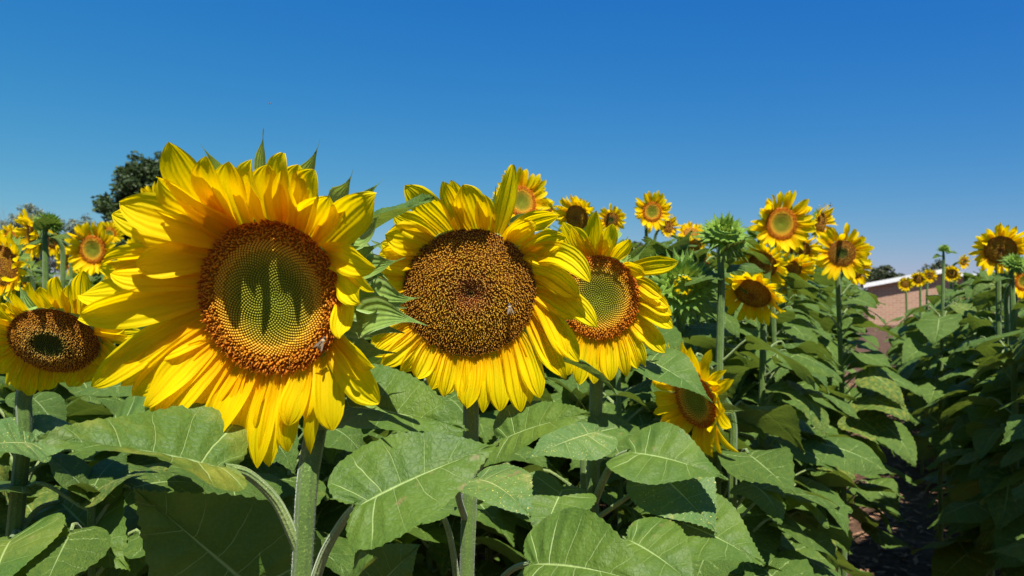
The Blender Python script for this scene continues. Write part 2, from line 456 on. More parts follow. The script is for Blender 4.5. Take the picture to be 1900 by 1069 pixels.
def leaf_sites(h, rnd, n, size, zlow=.35, toph=.97, toward=None):
    """nodes up a stem: (node height fraction, azimuth, petiole vector, blade length, chord direction, normal)"""
    out = []; a0 = rnd.uniform(0, 6.28)
    for k in range(n):
        f = zlow+(toph-zlow)*(k/(n-1))**.9; az = a0+k*2.3999+rnd.uniform(-.35, .35)
        if toward is not None and rnd.random() < .55: az = toward+rnd.uniform(-1.0, 1.0)
        o = V((cos(az), sin(az), 0))
        up_ = (f-zlow)/(1-zlow)
        sz = size*(1.05-.45*max(0, up_-.55)/.45)*rnd.uniform(.82, 1.15)
        pl = sz*rnd.uniform(.45, .75)
        el = rnd.uniform(.3, .8)
        pv = o*(pl*cos(el))+V((0, 0, pl*sin(el)))
        dr = rnd.uniform(.15, .75)+(.15 if up_ < .5 else 0)
        tw = rnd.uniform(-.45, .45)
        d = (Matrix.Rotation(rnd.uniform(-.35, .35), 3, 'Z')@o)*cos(dr)-V((0, 0, sin(dr)))
        side = V((-o.y, o.x, 0))
        nrm = (o*sin(dr)+V((0, 0, cos(dr)))+side*tw).normalized()
        out.append((f, az, pv, sz, d.normalized(), nrm))
    return out

def plant_stem_pts(base, top, rnd, n=9, lean=.02):
    off = V((rnd.uniform(-lean, lean), rnd.uniform(-lean, lean), 0))
    return [base.lerp(top, i/n)+off*sin(pi*i/n) for i in range(n+1)]
def pt_on(pts, f):
    x = f*(len(pts)-1); i = min(int(x), len(pts)-2); return pts[i].lerp(pts[i+1], x-i)

HEADPX = []
def covers(P, sz):
    q = P-CAM; d = q.dot(FW)
    if d < .3: return False
    x = 950+FPX*q.x/d; y = 534.5-FPX*q.dot(UP)/d
    for hx, hy, hd, hr in HEADPX:
        if d < hd+.14 and math.hypot(x-hx, y-hy) < hr+.34*sz/d*FPX: return True
    return False
def near_body(root, base, top, rnd, n=14, size=.2, r0=.014, r1=.008, zlow=.35, neck=None, skip=None, toph=.97, toward=None):
    """stem with petioles, and each leaf an object of its own"""
    pts = plant_stem_pts(base, top, rnd); ext = pts+(neck or [])
    m = len(ext); mb = MB().add(*tube(ext, [r0+(r1-r0)*i/(m-1) for i in range(m)], 10))
    for (f, az, pv, sz, d, nrm) in leaf_sites(1, rnd, n, size, zlow, toph, toward):
        P = pt_on(pts, f); B = P+pv
        if covers(B+d*(sz*.5), sz): continue
        mb.add(*tube(bez(P, P+pv*.4, B-d*(.10*sz)+V((0, 0, .02)), B, 6), [.0042, .0036, .0032, .003, .003, .0028, .0026], 6), mi=1)
        M = frame(B-base, B+d-base, nrm); M = M@Matrix.Scale(sz, 4)
        link('leaf', LIB[rnd.randrange(len(LIB))], root, mat=M)
    if neck is None:
        for j in range(5):
            az = j*2.4+rnd.uniform(0, 1); o = V((cos(az), sin(az), 0)); up_ = rnd.uniform(.2, 1.1)
            M = frame(top-base-V((0, 0, .012)), top-base+o+V((0, 0, up_)), V((-o.x*up_, -o.y*up_, 1)))@Matrix.Scale(rnd.uniform(.06, .12), 4)
            link('leaf', LIB[rnd.randrange(len(LIB))], root, mat=M)
    link('stem', mb.mesh('stem', [STEM, PETI], base), root)

def far_body_mb(h, rnd, n=13, size=.2, zlow=.35):
    base = V((0, 0, 0)); top = V((0, 0, h)); pts = plant_stem_pts(base, top, rnd, 5)
    st = MB().add(*tube(pts, [.012, .011, .01, .009, .008, .007], 6)); fo = MB()
    for (f, az, pv, sz, d, nrm) in leaf_sites(1, rnd, n, size, zlow):
        P = pt_on(pts, f); B = P+pv
        st.add(*tube([P, P+pv*.6, B], [.004, .0035, .003], 4))
        M = frame(B, B+d, nrm)@Matrix.Scale(sz, 4); v, fc, uv = LIBF[rnd.randrange(len(LIBF))]
        fo.add([M@q for q in v], fc, uv)
    return st, fo

# ------------------------------------------------------------------ the setting
def structure(name, me): o = link(name, me); o['kind'] = 'structure'; return o
DIR = V((.423, .906, 0)); NRM = V((.906, -.423, 0))      # along the rows, and across them to the right
def rowpt(along, lat): return DIR*along+NRM*lat

def soil_material():
    m, t, o = newmat('red_brown_soil'); g = N(t)
    tc = g.n('ShaderNodeTexCoord').outputs['Object']
    n1 = g.noise(tc, 1.3, 6, .65); n2 = g.noise(tc, 22, 5, .7); n3 = g.noise(tc, 120, 3, .6)
    c = g.mix(g.sstep(n2, .3, .7), (.040, .021, .013), (.12, .065, .040))
    c = g.mix(g.sstep(n1, .45, .7), c, (.15, .088, .052))
    c = g.mix(g.math('MULTIPLY', g.sstep(n3, .55, .75), .5), c, (.26, .17, .10))
    vo = g.n('ShaderNodeTexVoronoi'); g.put(vo.inputs['Vector'], tc); vo.inputs['Scale'].default_value = 26
    h = g.math('ADD', n2, g.math('MULTIPLY', g.math('SUBTRACT', 1.0, vo.outputs[0]), .6))
    t.links.new(g.pbsdf(c, .9, g.bump(h, 1., .03), .15), o.inputs[0])
    return m
SOIL = soil_material()
mb = MB(); S_ = 900
# ground: fine sheet near, coarse far, one mesh
xs = [-900, -300, -100, -40, -15]+[-8+i*.5 for i in range(33)]+[12, 20, 40, 80, 160, 400, 900]
ys = [-900, -200, -40, -10]+[-3+i*.5 for i in range(40)]+[20, 24, 30, 40, 60, 90, 150, 300, 900]
vv = []
for y in ys:
    for x in xs:
        z = .02*noise.noise(V((x*1.7, y*1.7, 0))) if abs(x) < 14 and -5 < y < 24 else 0
        vv.append(V((x, y, z)))
nx = len(xs)
mb.add(vv, [(j*nx+i, j*nx+i+1, (j+1)*nx+i+1, (j+1)*nx+i) for j in range(len(ys)-1) for i in range(nx-1)], [(0, 0)]*len(vv))
structure('ground', mb.mesh('ground', SOIL))

# leaf litter and straw along the path
rnd = random.Random(3); mb = MB()
for k in range(2600):
    al = rnd.uniform(1.5, 16); p = rowpt(al, rnd.gauss(.03, .3)); p.z = .012+rnd.uniform(0, .02)
    a = rnd.uniform(0, 6.28); L = rnd.uniform(.01, .06); q = V((cos(a), sin(a), rnd.uniform(-.3, .3)))*L; s_ = V((-sin(a), cos(a), rnd.uniform(-.4, .4)))*L*rnd.uniform(.12, .4)
    mb.add([p-q, p+s_, p+q+V((0, 0, .004)), p-s_], [(0, 1, 2, 3)], [(0, 0)]*4)
lit = link('dry_litter', mb.mesh('dry_litter', plain('litter_tan', (.34, .19, .10), .9, 40, (.16, .08, .045)))); lit['kind'] = 'stuff'; lit['label'] = 'dry leaf scraps and straw strewn on the dirt path'; lit['category'] = 'litter'

# ------------------------------------------------------------------ hero flowers
def wangle(px, py, C, e1, e2, n):
    q = ray_plane(px, py, C, n)-C; return math.atan2(q.dot(e2), q.dot(e1))
def hero_head(root, C, yaw, tilt, kind, Rd, ell, count, seed, petals, mat, Wp, fwd, disc_mat, bulge, curl=.25, bracts=(), rib=.05, twist_s=.5, nback=16):
    """C head centre; yaw>0 turns the face to the photo's left; tilt>0 turns it down. petals: (tip px, tip py, base px, base py[, width scale, forward])"""
    n = V((-sin(yaw)*cos(tilt), -cos(yaw)*cos(tilt), -sin(tilt))).normalized()
    e1 = V((0, 0, 1)).cross(n).normalized(); e2 = n.cross(e1)
    M3 = Matrix((e1, e2, n)).transposed()
    rnd = random.Random(seed)
    dm = disc_mb(kind, Rd, count, seed, bulge, ell)
    dm.v = [C+M3@q for q in dm.v]
    b = head_back(Rd, Rd*.55, ell); dm.add([C+M3@q for q in b[0]], b[1], b[2], 1)
    head = wobj('flower_head', dm, [disc_mat, BRA], root, C.copy())
    for i, p in enumerate(petals):
        tx, ty, bx, by = p[:4]; ws = p[4] if len(p) > 4 else 1.; fd = p[5] if len(p) > 5 else None; pbow = p[6] if len(p) > 6 else 0.
        th = wangle(bx, by, C, e1, e2, n)
        rad_ = e1*cos(th)+e2*sin(th)
        lay = -.003 if i % 2 else -.006
        P0 = C+(e1*cos(th)+e2*(sin(th)*ell))*(Rd*.97)+n*(lay)
        # tip depth: start from the plane through the rim leaned forward
        f_ = fwd(th) if fd is None else fd
        q0 = ray_plane(tx, ty, C, n); L0 = (q0-P0).length
        Ct = C+n*(L0*sin(f_))
        P3 = ray_plane(tx, ty, Ct, n); L = (P3-P0).length
        ch = (P3-P0).normalized()
        c_ = curl*rnd.uniform(.6, 1.3)
        side = ch.cross(n).normalized()
        d0 = (rad_*.5+ch*.9+n*(.10+c_*.3)).normalized()
        P1 = P0+d0*(L*.36)+side*(pbow*L)
        P2 = P3-ch*(L*.30)+n*(L*c_*.55*(1 if f_ > 0 else .4))+side*(pbow*L)
        W = Wp*ws*rnd.uniform(.93, 1.05)
        Nf = (n + side*rnd.uniform(-.35, .35)).normalized()
        s_ = strip(P0, P1, P2, P3, Nf, W, P_PET if ws > .7 else P_NAR, rnd.uniform(.05, .40), rib, rnd.uniform(.0, .10), rnd.uniform(-twist_s, twist_s), rnd.uniform(0, 6), 16, 8)
        wobj('petal', MB().add(*s_), mat, head, P0)
    # ring of bracts behind
    for k in range(nback):
        th = 2*pi*(k+rnd.uniform(-.3, .3))/nback; rad_ = e1*cos(th)+e2*sin(th)*ell
        P0 = C+rad_*(Rd*.98)-n*(Rd*.25); L = Rd*rnd.uniform(.55, .8); P3 = P0+rad_*L+n*(L*rnd.uniform(-.5, .0))
        wobj('bract', MB().add(*strip(P0, P0+rad_*L*.3, P3-rad_*L*.3+n*L*.1, P3, n, Rd*.48, P_BRA, .25, 0, 0, 0, 0, 8, 4)), BRA, head, P0)
    for p in bracts:
        bx, by, tx, ty, W, back, tipf = p[:7]; hook = p[7] if len(p) > 7 else 0
        P0 = ray_plane(bx, by, C-n*back, n); P3 = ray_plane(tx, ty, C+n*tipf, n)
        L = (P3-P0).length; ch = (P3-P0).normalized(); side = ch.cross(n).normalized()
        nb = (n+V((0, -.2, .5))).normalized()
        wobj('bract', MB().add(*strip(P0, P0+ch*L*.3+side*hook*L, P3-ch*L*.35+side*hook*L*.6, P3, nb, W, P_BRA, .35, 0, .05, rnd.uniform(-.4, .4), 0, 18, 6)), BRA, head, P0)
    return head, n, e1, e2

def hero_stem(root, pts, rads, n=16):
    P = pts; P = [P[0], P[0].lerp(P[1], .55), P[1]+(P[1]-P[2])*.9]+P[1:]; out = []
    for i in range(len(P)-1):
        p0 = P[max(0, i-1)]; p1 = P[i]; p2 = P[i+1]; p3 = P[min(len(P)-1, i+2)]
        for k in range(6):
            t = k/6; out.append(.5*((2*p1)+(-p0+p2)*t+(2*p0-5*p1+4*p2-p3)*t*t+(-p0+3*p1-3*p2+p3)*t**3))
    out.append(P[-1]); m = len(out)
    rr = [lerp_table([(i/(len(rads)-1), r) for i, r in enumerate(rads)], j/(m-1)) for j in range(m)]
    mb = MB().add(*tube(out, rr, n, .03)); hr = random.Random(n); k0 = int(m*.25)
    hairs(out[k0:], mb, hr, 1300, rads[2]*.98, .0032)
    return wobj('stem', mb, STEM, root, WO[root.name])

def hairs(mb_pts, mb, rnd, count, rad, L=.003):
    for k in range(count):
        f = rnd.random(); P = pt_on(mb_pts, f); a = rnd.uniform(0, 6.28)
        d = V((cos(a), sin(a), rnd.uniform(-.3, .5))).normalized(); b = P+d*rad; q = V((0, 0, .00022))
        mb.add([b-q, b+q, b+d*L], [(0, 1, 2)], [(0, 0)]*3)

def hero_leaf(root, base, tip, Nh, W, bend=.5, fold=.1, wave=.05, pet=None, seed=0, mat=None, sweep=0., pr=.0035, quilt=.022, petmat=None, label=None):
    B = at(*base); T = at(*tip); L = (T-B).length
    v, f, uv = leaf_local(L, W, bend, fold, wave, quilt, seed, 84, 9, .011, sweep)
    M = frame(B, T, V(Nh).normalized())
    lf = wobj('leaf', MB().add([M@q for q in v], f, uv), mat or LEAF, root, B)
    if label: lf['label'] = label
    if pet:
        P = [at(*q) for q in pet]+[B]; out = []
        for i in range(len(P)-1):
            p0 = P[max(0, i-1)]; p1 = P[i]; p2 = P[i+1]; p3 = P[min(len(P)-1, i+2)]
            for k in range(6):
                t = k/6; out.append(.5*((2*p1)+(-p0+p2)*t+(2*p0-5*p1+4*p2-p3)*t*t+(-p0+3*p1-3*p2+p3)*t**3))
        out.append(B); m = len(out)
        mb = MB().add(*tube(out, [pr*(1.35-.45*j/(m-1)) for j in range(m)], 10))
        wobj('petiole', mb, petmat or PETI, lf, B)
    return lf
GF = 'sunflowers in bloom'

# ---- first flower (largest)
C1 = at(502, 553, .75)
r1 = thing('sunflower', (C1.x+.05, C1.y+.06, 0), 'largest sunflower with yellow-green centre inside an orange ring', 'sunflower', GF)
z1 = lambda X, Y: (130+X/1.644, 230+Y/1.644)
raw1 = [(300,55,430,300,1.25,.55),(415,97,490,300,1.35,.66),(555,108,575,298,1.35,.66),(650,88,650,300,1.4,.62),(745,140,700,298,1.35,.68),(792,222,735,320,1.3,.85),
 (933,215,790,350,1.3,.5),(932,440,800,378,1.0,.7),(928,512,812,405,.6,.8),(886,548,815,450,.9,.9),(822,655,815,530,.75,.9),(930,742,815,640,1.0,.5),(943,852,800,670,1.25,.25),
 (885,782,806,680,.55,.5),(800,935,775,700,1.05,.2),(733,1008,757,720,.55,.05),(720,900,745,728,.6,.2),(665,920,715,735,.95,.22),(665,1000,668,750,.8,.1),(605,1045,640,752,.8,.12),
 (570,1050,606,756,1.0,.2),(478,1040,572,755,.8,.05),(435,965,545,735,1.15,.22),(410,1008,505,740,.9,.1),(335,980,470,720,.9,.02),(265,925,452,690,1.1,.18),(232,862,425,650,1.1,.22),
 (155,795,403,612,1.0,.1),(68,803,388,575,1.1,.15),(27,590,380,520,1.35,.3),(30,522,375,500,1.1,.12),(125,455,395,465,1.2,.25),(203,430,412,405,1.15,.45),(105,410,402,420,1.1,.2),
 (150,240,462,345,1.35,.42),(128,275,440,365,1.2,.2),(266,162,480,312,1.3,.48),(200,330,430,385,1.0,.15),(560,860,590,745,.8,.1),(350,700,440,680,.7,.05),(480,900,520,735,.8,.1),
 (605,125,612,300,1.25,.55),(698,125,672,300,1.2,.55),(485,115,530,300,1.3,.58),(340,200,470,325,1.2,.3),(180,400,400,435,1.1,.2),(90,560,378,540,1.0,.12),(250,700,410,630,1.0,.1),(530,960,580,750,1.0,.08),(640,930,655,750,1.0,.1),(860,600,820,580,.9,.4),(880,430,800,400,.9,.4),(360,900,490,735,1.1,.06),(840,250,760,335,1.0,.5),(370,130,475,300,1.2,.3),(180,260,430,350,1.1,.3),(90,440,390,430,1.1,.15),(110,760,395,590,.9,.12),(195,830,412,630,.9,.12),(250,900,440,670,.9,.1),(300,960,480,715,.9,.08),(415,985,520,735,.9,.08)]
pets1 = [z1(a[0], a[1])+z1(a[2], a[3])+tuple(a[4:]) for a in raw1]
br1 = [(487,330,489,237,.020,.02,.02),(548,350,594,258,.026,.02,.02,.1),(612,385,656,313,.030,.02,.02,.12),(672,400,712,333,.018,.0,.02,-.15),
       (672,598,792,604,.040,.01,.04,-.12),(680,545,785,551,.040,.03,.03,.10),(668,500,752,478,.030,.03,.03,.05),(662,440,708,392,.034,.03,.0,.1),(655,720,728,770,.012,.02,.03,.1),
       (640,640,735,655,.030,.04,.01,.05),(660,470,720,520,.032,.035,.0,.05),(420,330,372,268,.014,.02,.02),(330,380,248,357,.012,.02,.03),(300,470,205,484,.010,.0,.03)]
h1, n1, e11, e21 = hero_head(r1, C1, R(9), R(11), 'young', .0735, 1.02, 2600, 1, pets1, PET, .0300, lambda th: .15+.3*max(0, sin(th)), FLA, .011, .28, br1)
nb1 = C1-n1*.035
hero_stem(r1, [WO[r1.name], at(545, 1250, .77), at(560, 1069, .775), at(570, 900, .78), at(588, 780, .80), at(590, 680, .82), nb1+V((.03, .02, -.02)), nb1], [.015, .0115, .0105, .0105, .011, .0115, .014, .02])
hero_leaf(r1, (415,868,.72), (72,808,.66), (-.05,-.35,.95), .135, .25, .30, .05, [(566,1050,.78),(546,1000,.772),(512,930,.76),(460,880,.74)], 11, pr=.0048, sweep=-.05)
hero_leaf(r1, (500,1120,.84), (247,905,.74), (.05,-.9,.45), .165, -.15, .05, .03, [(560,1250,.80)], 12)
hero_leaf(r1, (662,938,.70), (926,825,.74), (-.15,-.62,.75), .120, .30, .12, .04, [(585,1075,.775),(605,1020,.76),(638,965,.73)], 13, pr=.0042)
hero_leaf(r1, (632,752,.82), (870,800,.76), (0,-.62,.78), .105, .35, .32, .04, [(596,800,.80)], 14)
hero_leaf(r1, (655,450,.84), (812,362,.76), (-.15,-.45,.85), .090, .2, .25, .04, [(640,560,.86)], 15, sweep=.05)
hero_leaf(r1, (625,1140,.69), (700,1035,.63), (.0,-.5,.85), .075, .5, .1, .04, [(560,1200,.76)], 16)
hero_leaf(r1, (690,1100,.95), (780,1010,.90), (.1,-.8,.5), .10, .3, .1, .04, [(575,1150,.78)], 17)

# ---- second flower
C2 = at(872, 543, 1.0)
r2 = thing('sunflower', (C2.x+.01, C2.y+.08, 0), 'sunflower with an all brown centre standing just behind the largest bloom', 'sunflower', GF)
z2 = lambda X, Y: (660+X/2.139, 290+Y/2.139)
raw2 = [(195,115,385,305,1.2,.5),(345,100,420,292,.9,.6),(378,95,440,290,.8,.4),(425,113,485,298,1.5,.65),(500,150,520,300,1.0,.5),(622,33,555,305,.95,.12),(808,235,590,340,1.0,.5,-.10),
 (715,272,605,345,1.2,.7,-.1),(833,320,650,395,1.1,.45,-.08),(930,500,670,405,1.1,.75,-.22),(885,562,690,445,1.1,.5,-.05),(920,595,700,485,.7,.4,-.05),(957,680,705,510,1.1,.5,-.08),
 (885,815,715,585,1.1,.3),(838,800,715,560,1.0,.35),(835,885,705,625,.9,.25,.05),(815,870,695,650,.9,.3,.05),(730,960,650,720,1.1,.25),(690,980,625,735,1.0,.1),(655,1015,600,745,1.0,.2),
 (573,1012,545,765,1.1,.2),(505,1018,510,775,.8,.15),(440,1000,465,778,1.1,.2),(415,960,430,778,.7,.15),(350,955,395,772,1.2,.2),(300,925,355,765,1.0,.1),(240,880,310,748,1.1,.2),
 (180,860,285,732,1.0,.1),(100,835,250,710,1.0,.15),(65,790,232,690,1.0,.15),(60,740,222,665,1.0,.1),(50,660,208,610,1.1,.2),(60,600,200,570,1.0,.2),(75,500,205,510,1.0,.2),
 (80,432,215,455,1.2,.35),(90,392,235,410,1.2,.3),(118,310,300,360,1.6,.45),(150,235,325,335,1.2,.3),(100,345,250,390,1.0,.2),(760,760,680,640,.8,.1),(620,930,575,750,.8,.05),(470,950,485,770,.8,.05),
 (330,880,370,765,.8,.02),(880,640,712,540,.9,.3),(790,420,640,380,.9,.3)]
pets2 = [z2(a[0], a[1])+z2(a[2], a[3])+tuple(a[4:]) for a in raw2]
br2 = [(905,400,920,345,.012,.02,.02,.1),(950,420,1010,385,.02,.02,.02),(995,620,1010,650,.02,.02,.0),(740,450,752,440,.02,.02,.0)]
h2, n2, _, _ = hero_head(r2, C2, R(-6), R(8), 'mature', .0865, .96, 3200, 2, pets2, PET2, .0285, lambda th: .2, FLB, .014, .22, br2, .09, .35)
nb2 = C2-n2*.04
hero_stem(r2, [WO[r2.name], at(862, 1250, 1.04), at(866, 1069, 1.045), at(872, 900, 1.05), at(874, 780, 1.06), at(874, 660, 1.08), nb2+V((0, .03, -.02)), nb2], [.015, .011, .0102, .0102, .0105, .011, .014, .02])
hero_leaf(r2, (884,888,.90), (985,960,.82), (.25,-.55,.8), .105, .8, .05, .06, [(862,960,1.04),(850,910,.97)], 21, mat=LEAFY)
hero_leaf(r2, (930,815,1.0), (1097,768,.95), (-.1,-.6,.8), .095, .4, .12, .04, [(875,900,1.05),(900,850,1.03)], 22)
hero_leaf(r2, (790,935,1.02), (700,990,.95), (-.3,-.6,.8), .12, .6, .1, .04, [(850,1100,1.04),(838,1010,1.03),(820,955,1.02)], 23)
hero_leaf(r2, (1030,665,1.06), (1146,732,.98), (.5,.1,.85), .055, .5, .3, .04, [(960,690,1.10)], 24)
hero_leaf(r2, (985,1045,.90), (1235,1080,.80), (.0,-.72,.7), .150, .5, .10, .04, [(862,1180,1.04),(935,1070,.96)], 25, sweep=.05)

# ---- third flower
C3 = at(1112, 552, 1.36)
r3 = thing('sunflower', (C3.x+.0, C3.y+.08, 0), 'sunflower with green and orange centre partly hidden behind the brown-centred one', 'sunflower', GF)
raw3 = [(955,215,950,400,1.1,.4),(1020,268,990,392,1.1,.5),(1090,330,1030,400,1.0,.6),(855,280,925,402,1.1,.5),(820,262,900,408,1.0,.4),(742,285,865,430,1.1,.4),(1280,420,1095,455,1.2,.3),
 (1150,468,1080,435,1.0,.8),(1215,560,1110,500,1.0,.5),(1255,632,1112,560,1.0,.4),(1258,682,1108,590,1.1,.45),(1240,600,1112,530,.9,.4),(1228,780,1098,635,1.3,.3),(1150,836,1080,675,1.1,.2),
 (1118,842,1062,690,.9,.2),(1075,876,1042,700,1.1,.15),(1010,890,1000,715,1.2,.2),(980,880,980,718,.8,.1),(945,903,955,722,1.1,.15),(885,905,915,722,1.2,.2),(842,870,880,715,1.1,.2),
 (800,820,860,700,1.0,.2),(770,760,840,660,1.0,.2),(890,330,940,400,.9,.3),(990,330,970,395,.9,.7),(720,330,845,460,1.1,.3),(700,420,830,500,1.1,.3),(1190,740,1095,650,1.0,.2),(1055,800,1030,700,.8,.05)]
pets3 = [z2(a[0], a[1])+z2(a[2], a[3])+tuple(a[4:]) for a in raw3]
br3 = [(1170,480,1215,440,.016,.02,.02),(1180,500,1225,470,.016,.02,.02),(1150,430,1110,470,.016,.02,.0),(1220,640,1240,650,.014,.02,.02)]
h3, n3, _, _ = hero_head(r3, C3, R(8), R(8), 'young', .070, 1.06, 1300, 3, pets3, PET2, .0290, lambda th: .2, FLA, .011, .22, br3, .08)
nb3 = C3-n3*.04
hero_stem(r3, [WO[r3.name], at(1092, 1250, 1.41), at(1098, 1050, 1.42), at(1100, 900, 1.43), at(1106, 740, 1.44), nb3+V((0, .03, -.03)), nb3], [.016, .013, .0125, .012, .012, .013, .018])
hero_leaf(r3, (1107,800,1.36), (976,852,1.28), (-.1,-.5,.85), .115, .3, -.1, .04, None, 31, mat=LEAFY)
hero_leaf(r3, (1108,802,1.40), (1176,792,1.42), (.0,-.6,.8), .085, .5, .1, .04, None, 32)
hero_leaf(r3, (1168,838,1.30), (1352,892,1.22), (.15,-.55,.8), .150, .5, .1, .05, [(1104,930,1.42),(1125,880,1.38),(1145,850,1.34)], 33, pr=.0055)
hero_leaf(r3, (1185,660,1.42), (1322,748,1.32), (.25,-.5,.85), .125, .45, .1, .04, [(1106,720,1.44),(1150,665,1.43)], 34)
hero_leaf(r3, (1225,880,1.32), (1330,990,1.22), (.1,-.7,.7), .155, .4, .05, .05, [(1110,960,1.42)], 35, mat=LEAFY)
hero_leaf(r3, (1165,1000,1.20), (1292,1090,1.10), (.1,-.65,.75), .150, .5, .1, .05, [(1098,1100,1.42)], 36)
hero_leaf(r3, (1258,968,1.28), (1420,1050,1.18), (.15,-.65,.75), .160, .5, .08, .05, [(1100,1120,1.42)], 37)
hero_leaf(r3, (1045,905,1.34), (1000,1010,1.25), (-.1,-.75,.6), .13, .4, .1, .05, [(1098,1000,1.42)], 38)

# ---- fourth flower, at the left edge
C4 = at(100, 632, 1.12)
r4 = thing('sunflower', (C4.x-.03, C4.y+.10, 0), 'nodding sunflower at the left edge with a brown disc around a dark green centre', 'sunflower', GF)
z4 = lambda X, Y: (X*.532, 500+Y*.532)
raw4 = [(50,85,110,165,1.0,.3),(105,45,150,140,1.0,.3),(195,25,200,130,1.1,.3),(240,55,235,128,.8,.2),(290,5,270,135,1.1,.3),(0,120,80,180,1.1,.3),(-30,150,60,195,1.1,.3),(-40,190,45,210,1.1,.2),
 (-60,240,35,240,1.1,.1),(-40,300,35,275,1.1,.1),(-10,360,45,300,1.1,.0),(20,400,75,320,1.1,-.1),(60,420,110,330,1.1,-.1),(95,440,140,335,1.1,-.1),(135,425,165,338,1.0,-.1),(165,420,190,335,.9,-.1),
 (210,395,215,330,1.0,-.1),(245,410,245,325,1.0,-.1),(285,395,270,318,1.1,-.1),(330,370,295,300,1.1,-.1),(360,340,315,285,1.1,0),(400,330,330,270,1.1,.1),(440,290,340,250,1.1,.1),(480,235,345,225,1.1,.1),
 (490,215,340,205,1.0,.2),(440,200,330,190,1.0,.2),(140,60,175,135,.9,.2),(30,110,95,170,.9,.2),(320,110,300,160,.9,.3)]
pets4 = [z4(a[0], a[1])+z4(a[2], a[3])+tuple(a[4:]) for a in raw4]
h4, n4, _, _ = hero_head(r4, C4, R(5), R(24), 'ring', .069, .74, 1700, 4, pets4, PET2, .0260, lambda th: .2, FLC, .016, .15, (), .08)
nb4 = C4-n4*.04
hero_stem(r4, [WO[r4.name], at(15, 1100, 1.2), at(28, 980, 1.19), at(45, 800, 1.18), at(50, 720, 1.18), nb4+V((-.02, .03, -.02)), nb4], [.016, .013, .0125, .0118, .011, .013, .018])
hero_leaf(r4, (62,822,1.16), (-75,835,1.08), (0,-.6,.8), .115, .5, .1, .05, None, 41, mat=LEAFY)
hero_leaf(r4, (60,820,1.17), (165,800,1.22), (0,-.6,.8), .10, .5, .1, .05, None, 42, mat=LEAFY)
hero_leaf(r4, (20,1000,1.12), (-20,1120,1.02), (-.1,-.7,.7), .16, .5, .08, .05, [(30,985,1.19)], 43)
hero_leaf(r4, (50,1000,1.14), (135,1085,1.08), (.1,-.7,.7), .10, .5, .1, .05, [(30,985,1.19)], 44)
hero_leaf(r4, (110,930,1.25), (240,1060,1.15), (.1,-.75,.6), .16, .5, .08, .05, [(40,985,1.19),(70,945,1.22)], 45)
hero_leaf(r4, (205,790,1.55), (380,800,1.45), (.0,-.6,.8), .15, .5, .1, .05, [(50,840,1.18)], 46)

# ------------------------------------------------------------------ open flower heads and buds for the rest of the field
HEADS = {}
def head_proto(key, kind, Rd, Lp, npet, seed, cupa, count, droop=0.):
    npet = int(npet*1.3)
    """petals of a head in its own frame (face +Z): list of meshes"""
    rnd = random.Random(seed); pm = []; cor = MB()
    for lay in range(2):
        m = npet if lay == 0 else int(npet*.8)
        for k in range(m):
            th = 2*pi*(k+.5*lay+rnd.uniform(-.3, .3))/m; r_ = V((cos(th), sin(th), 0)); n = V((0, 0, 1))
            L = Lp*rnd.uniform(.78, 1.12); fa = cupa+rnd.uniform(-.25, .35)-(.2 if lay else 0)
            if rnd.random() < .12: fa += .6
            P0 = r_*(Rd*.96)-n*(.003+.003*lay)
            d = r_*cos(fa)+n*sin(fa); P3 = P0+(d+V((-sin(th), cos(th), 0))*rnd.uniform(-.18, .18))*L-n*(droop*L)
            P1 = P0+(r_+n*.35).normalized()*(L*.35); P2 = P3-d*(L*.3)+n*(L*rnd.uniform(.0, .22))
            s_ = strip(P0, P1, P2, P3, (n+V((-sin(th), cos(th), 0))*rnd.uniform(-.4, .4)).normalized(), Lp*.36*rnd.uniform(.8, 1.15), P_PET, rnd.uniform(.05, .5), .05, .05, rnd.uniform(-.7, .7), 0, 8, 4)
            pm.append(MB().add(*s_).mesh('petal', PETF)); cor.add(*s_)
    dm = disc_mb(kind, Rd, count, seed, Rd*.16); b = head_back(Rd, Rd*.6); dm.add(b[0], b[1], b[2], 1)
    nb = 20
    for k in range(nb):
        th = 2*pi*k/nb+rnd.uniform(-.1, .1); r_ = V((cos(th), sin(th), 0)); L = Rd*rnd.uniform(.55, .85); P0 = r_*Rd*.98-V((0, 0, Rd*.25))
        P3 = P0+r_*L*.9-V((0, 0, L*rnd.uniform(-.1, .5)))
        dm.add(*strip(P0, P0+r_*L*.3, P3-r_*L*.25, P3, V((0, 0, 1)), Rd*.5, P_BRA, .2, 0, 0, 0, 0, 5, 2), 1)
    HEADS[key] = (dm.mesh('flower_head', [{'young': FLA, 'mature': FLB, 'ring': FLC}[kind], BRA]), pm, cor.mesh('corolla', PETF), Rd)
head_proto('a', 'young', .060, .072, 17, 101, .30, 520)
head_proto('b', 'young', .052, .070, 16, 102, .15, 420)
head_proto('c', 'mature', .062, .066, 17, 103, .45, 480)
head_proto('d', 'ring', .055, .070, 16, 104, .2, 420)

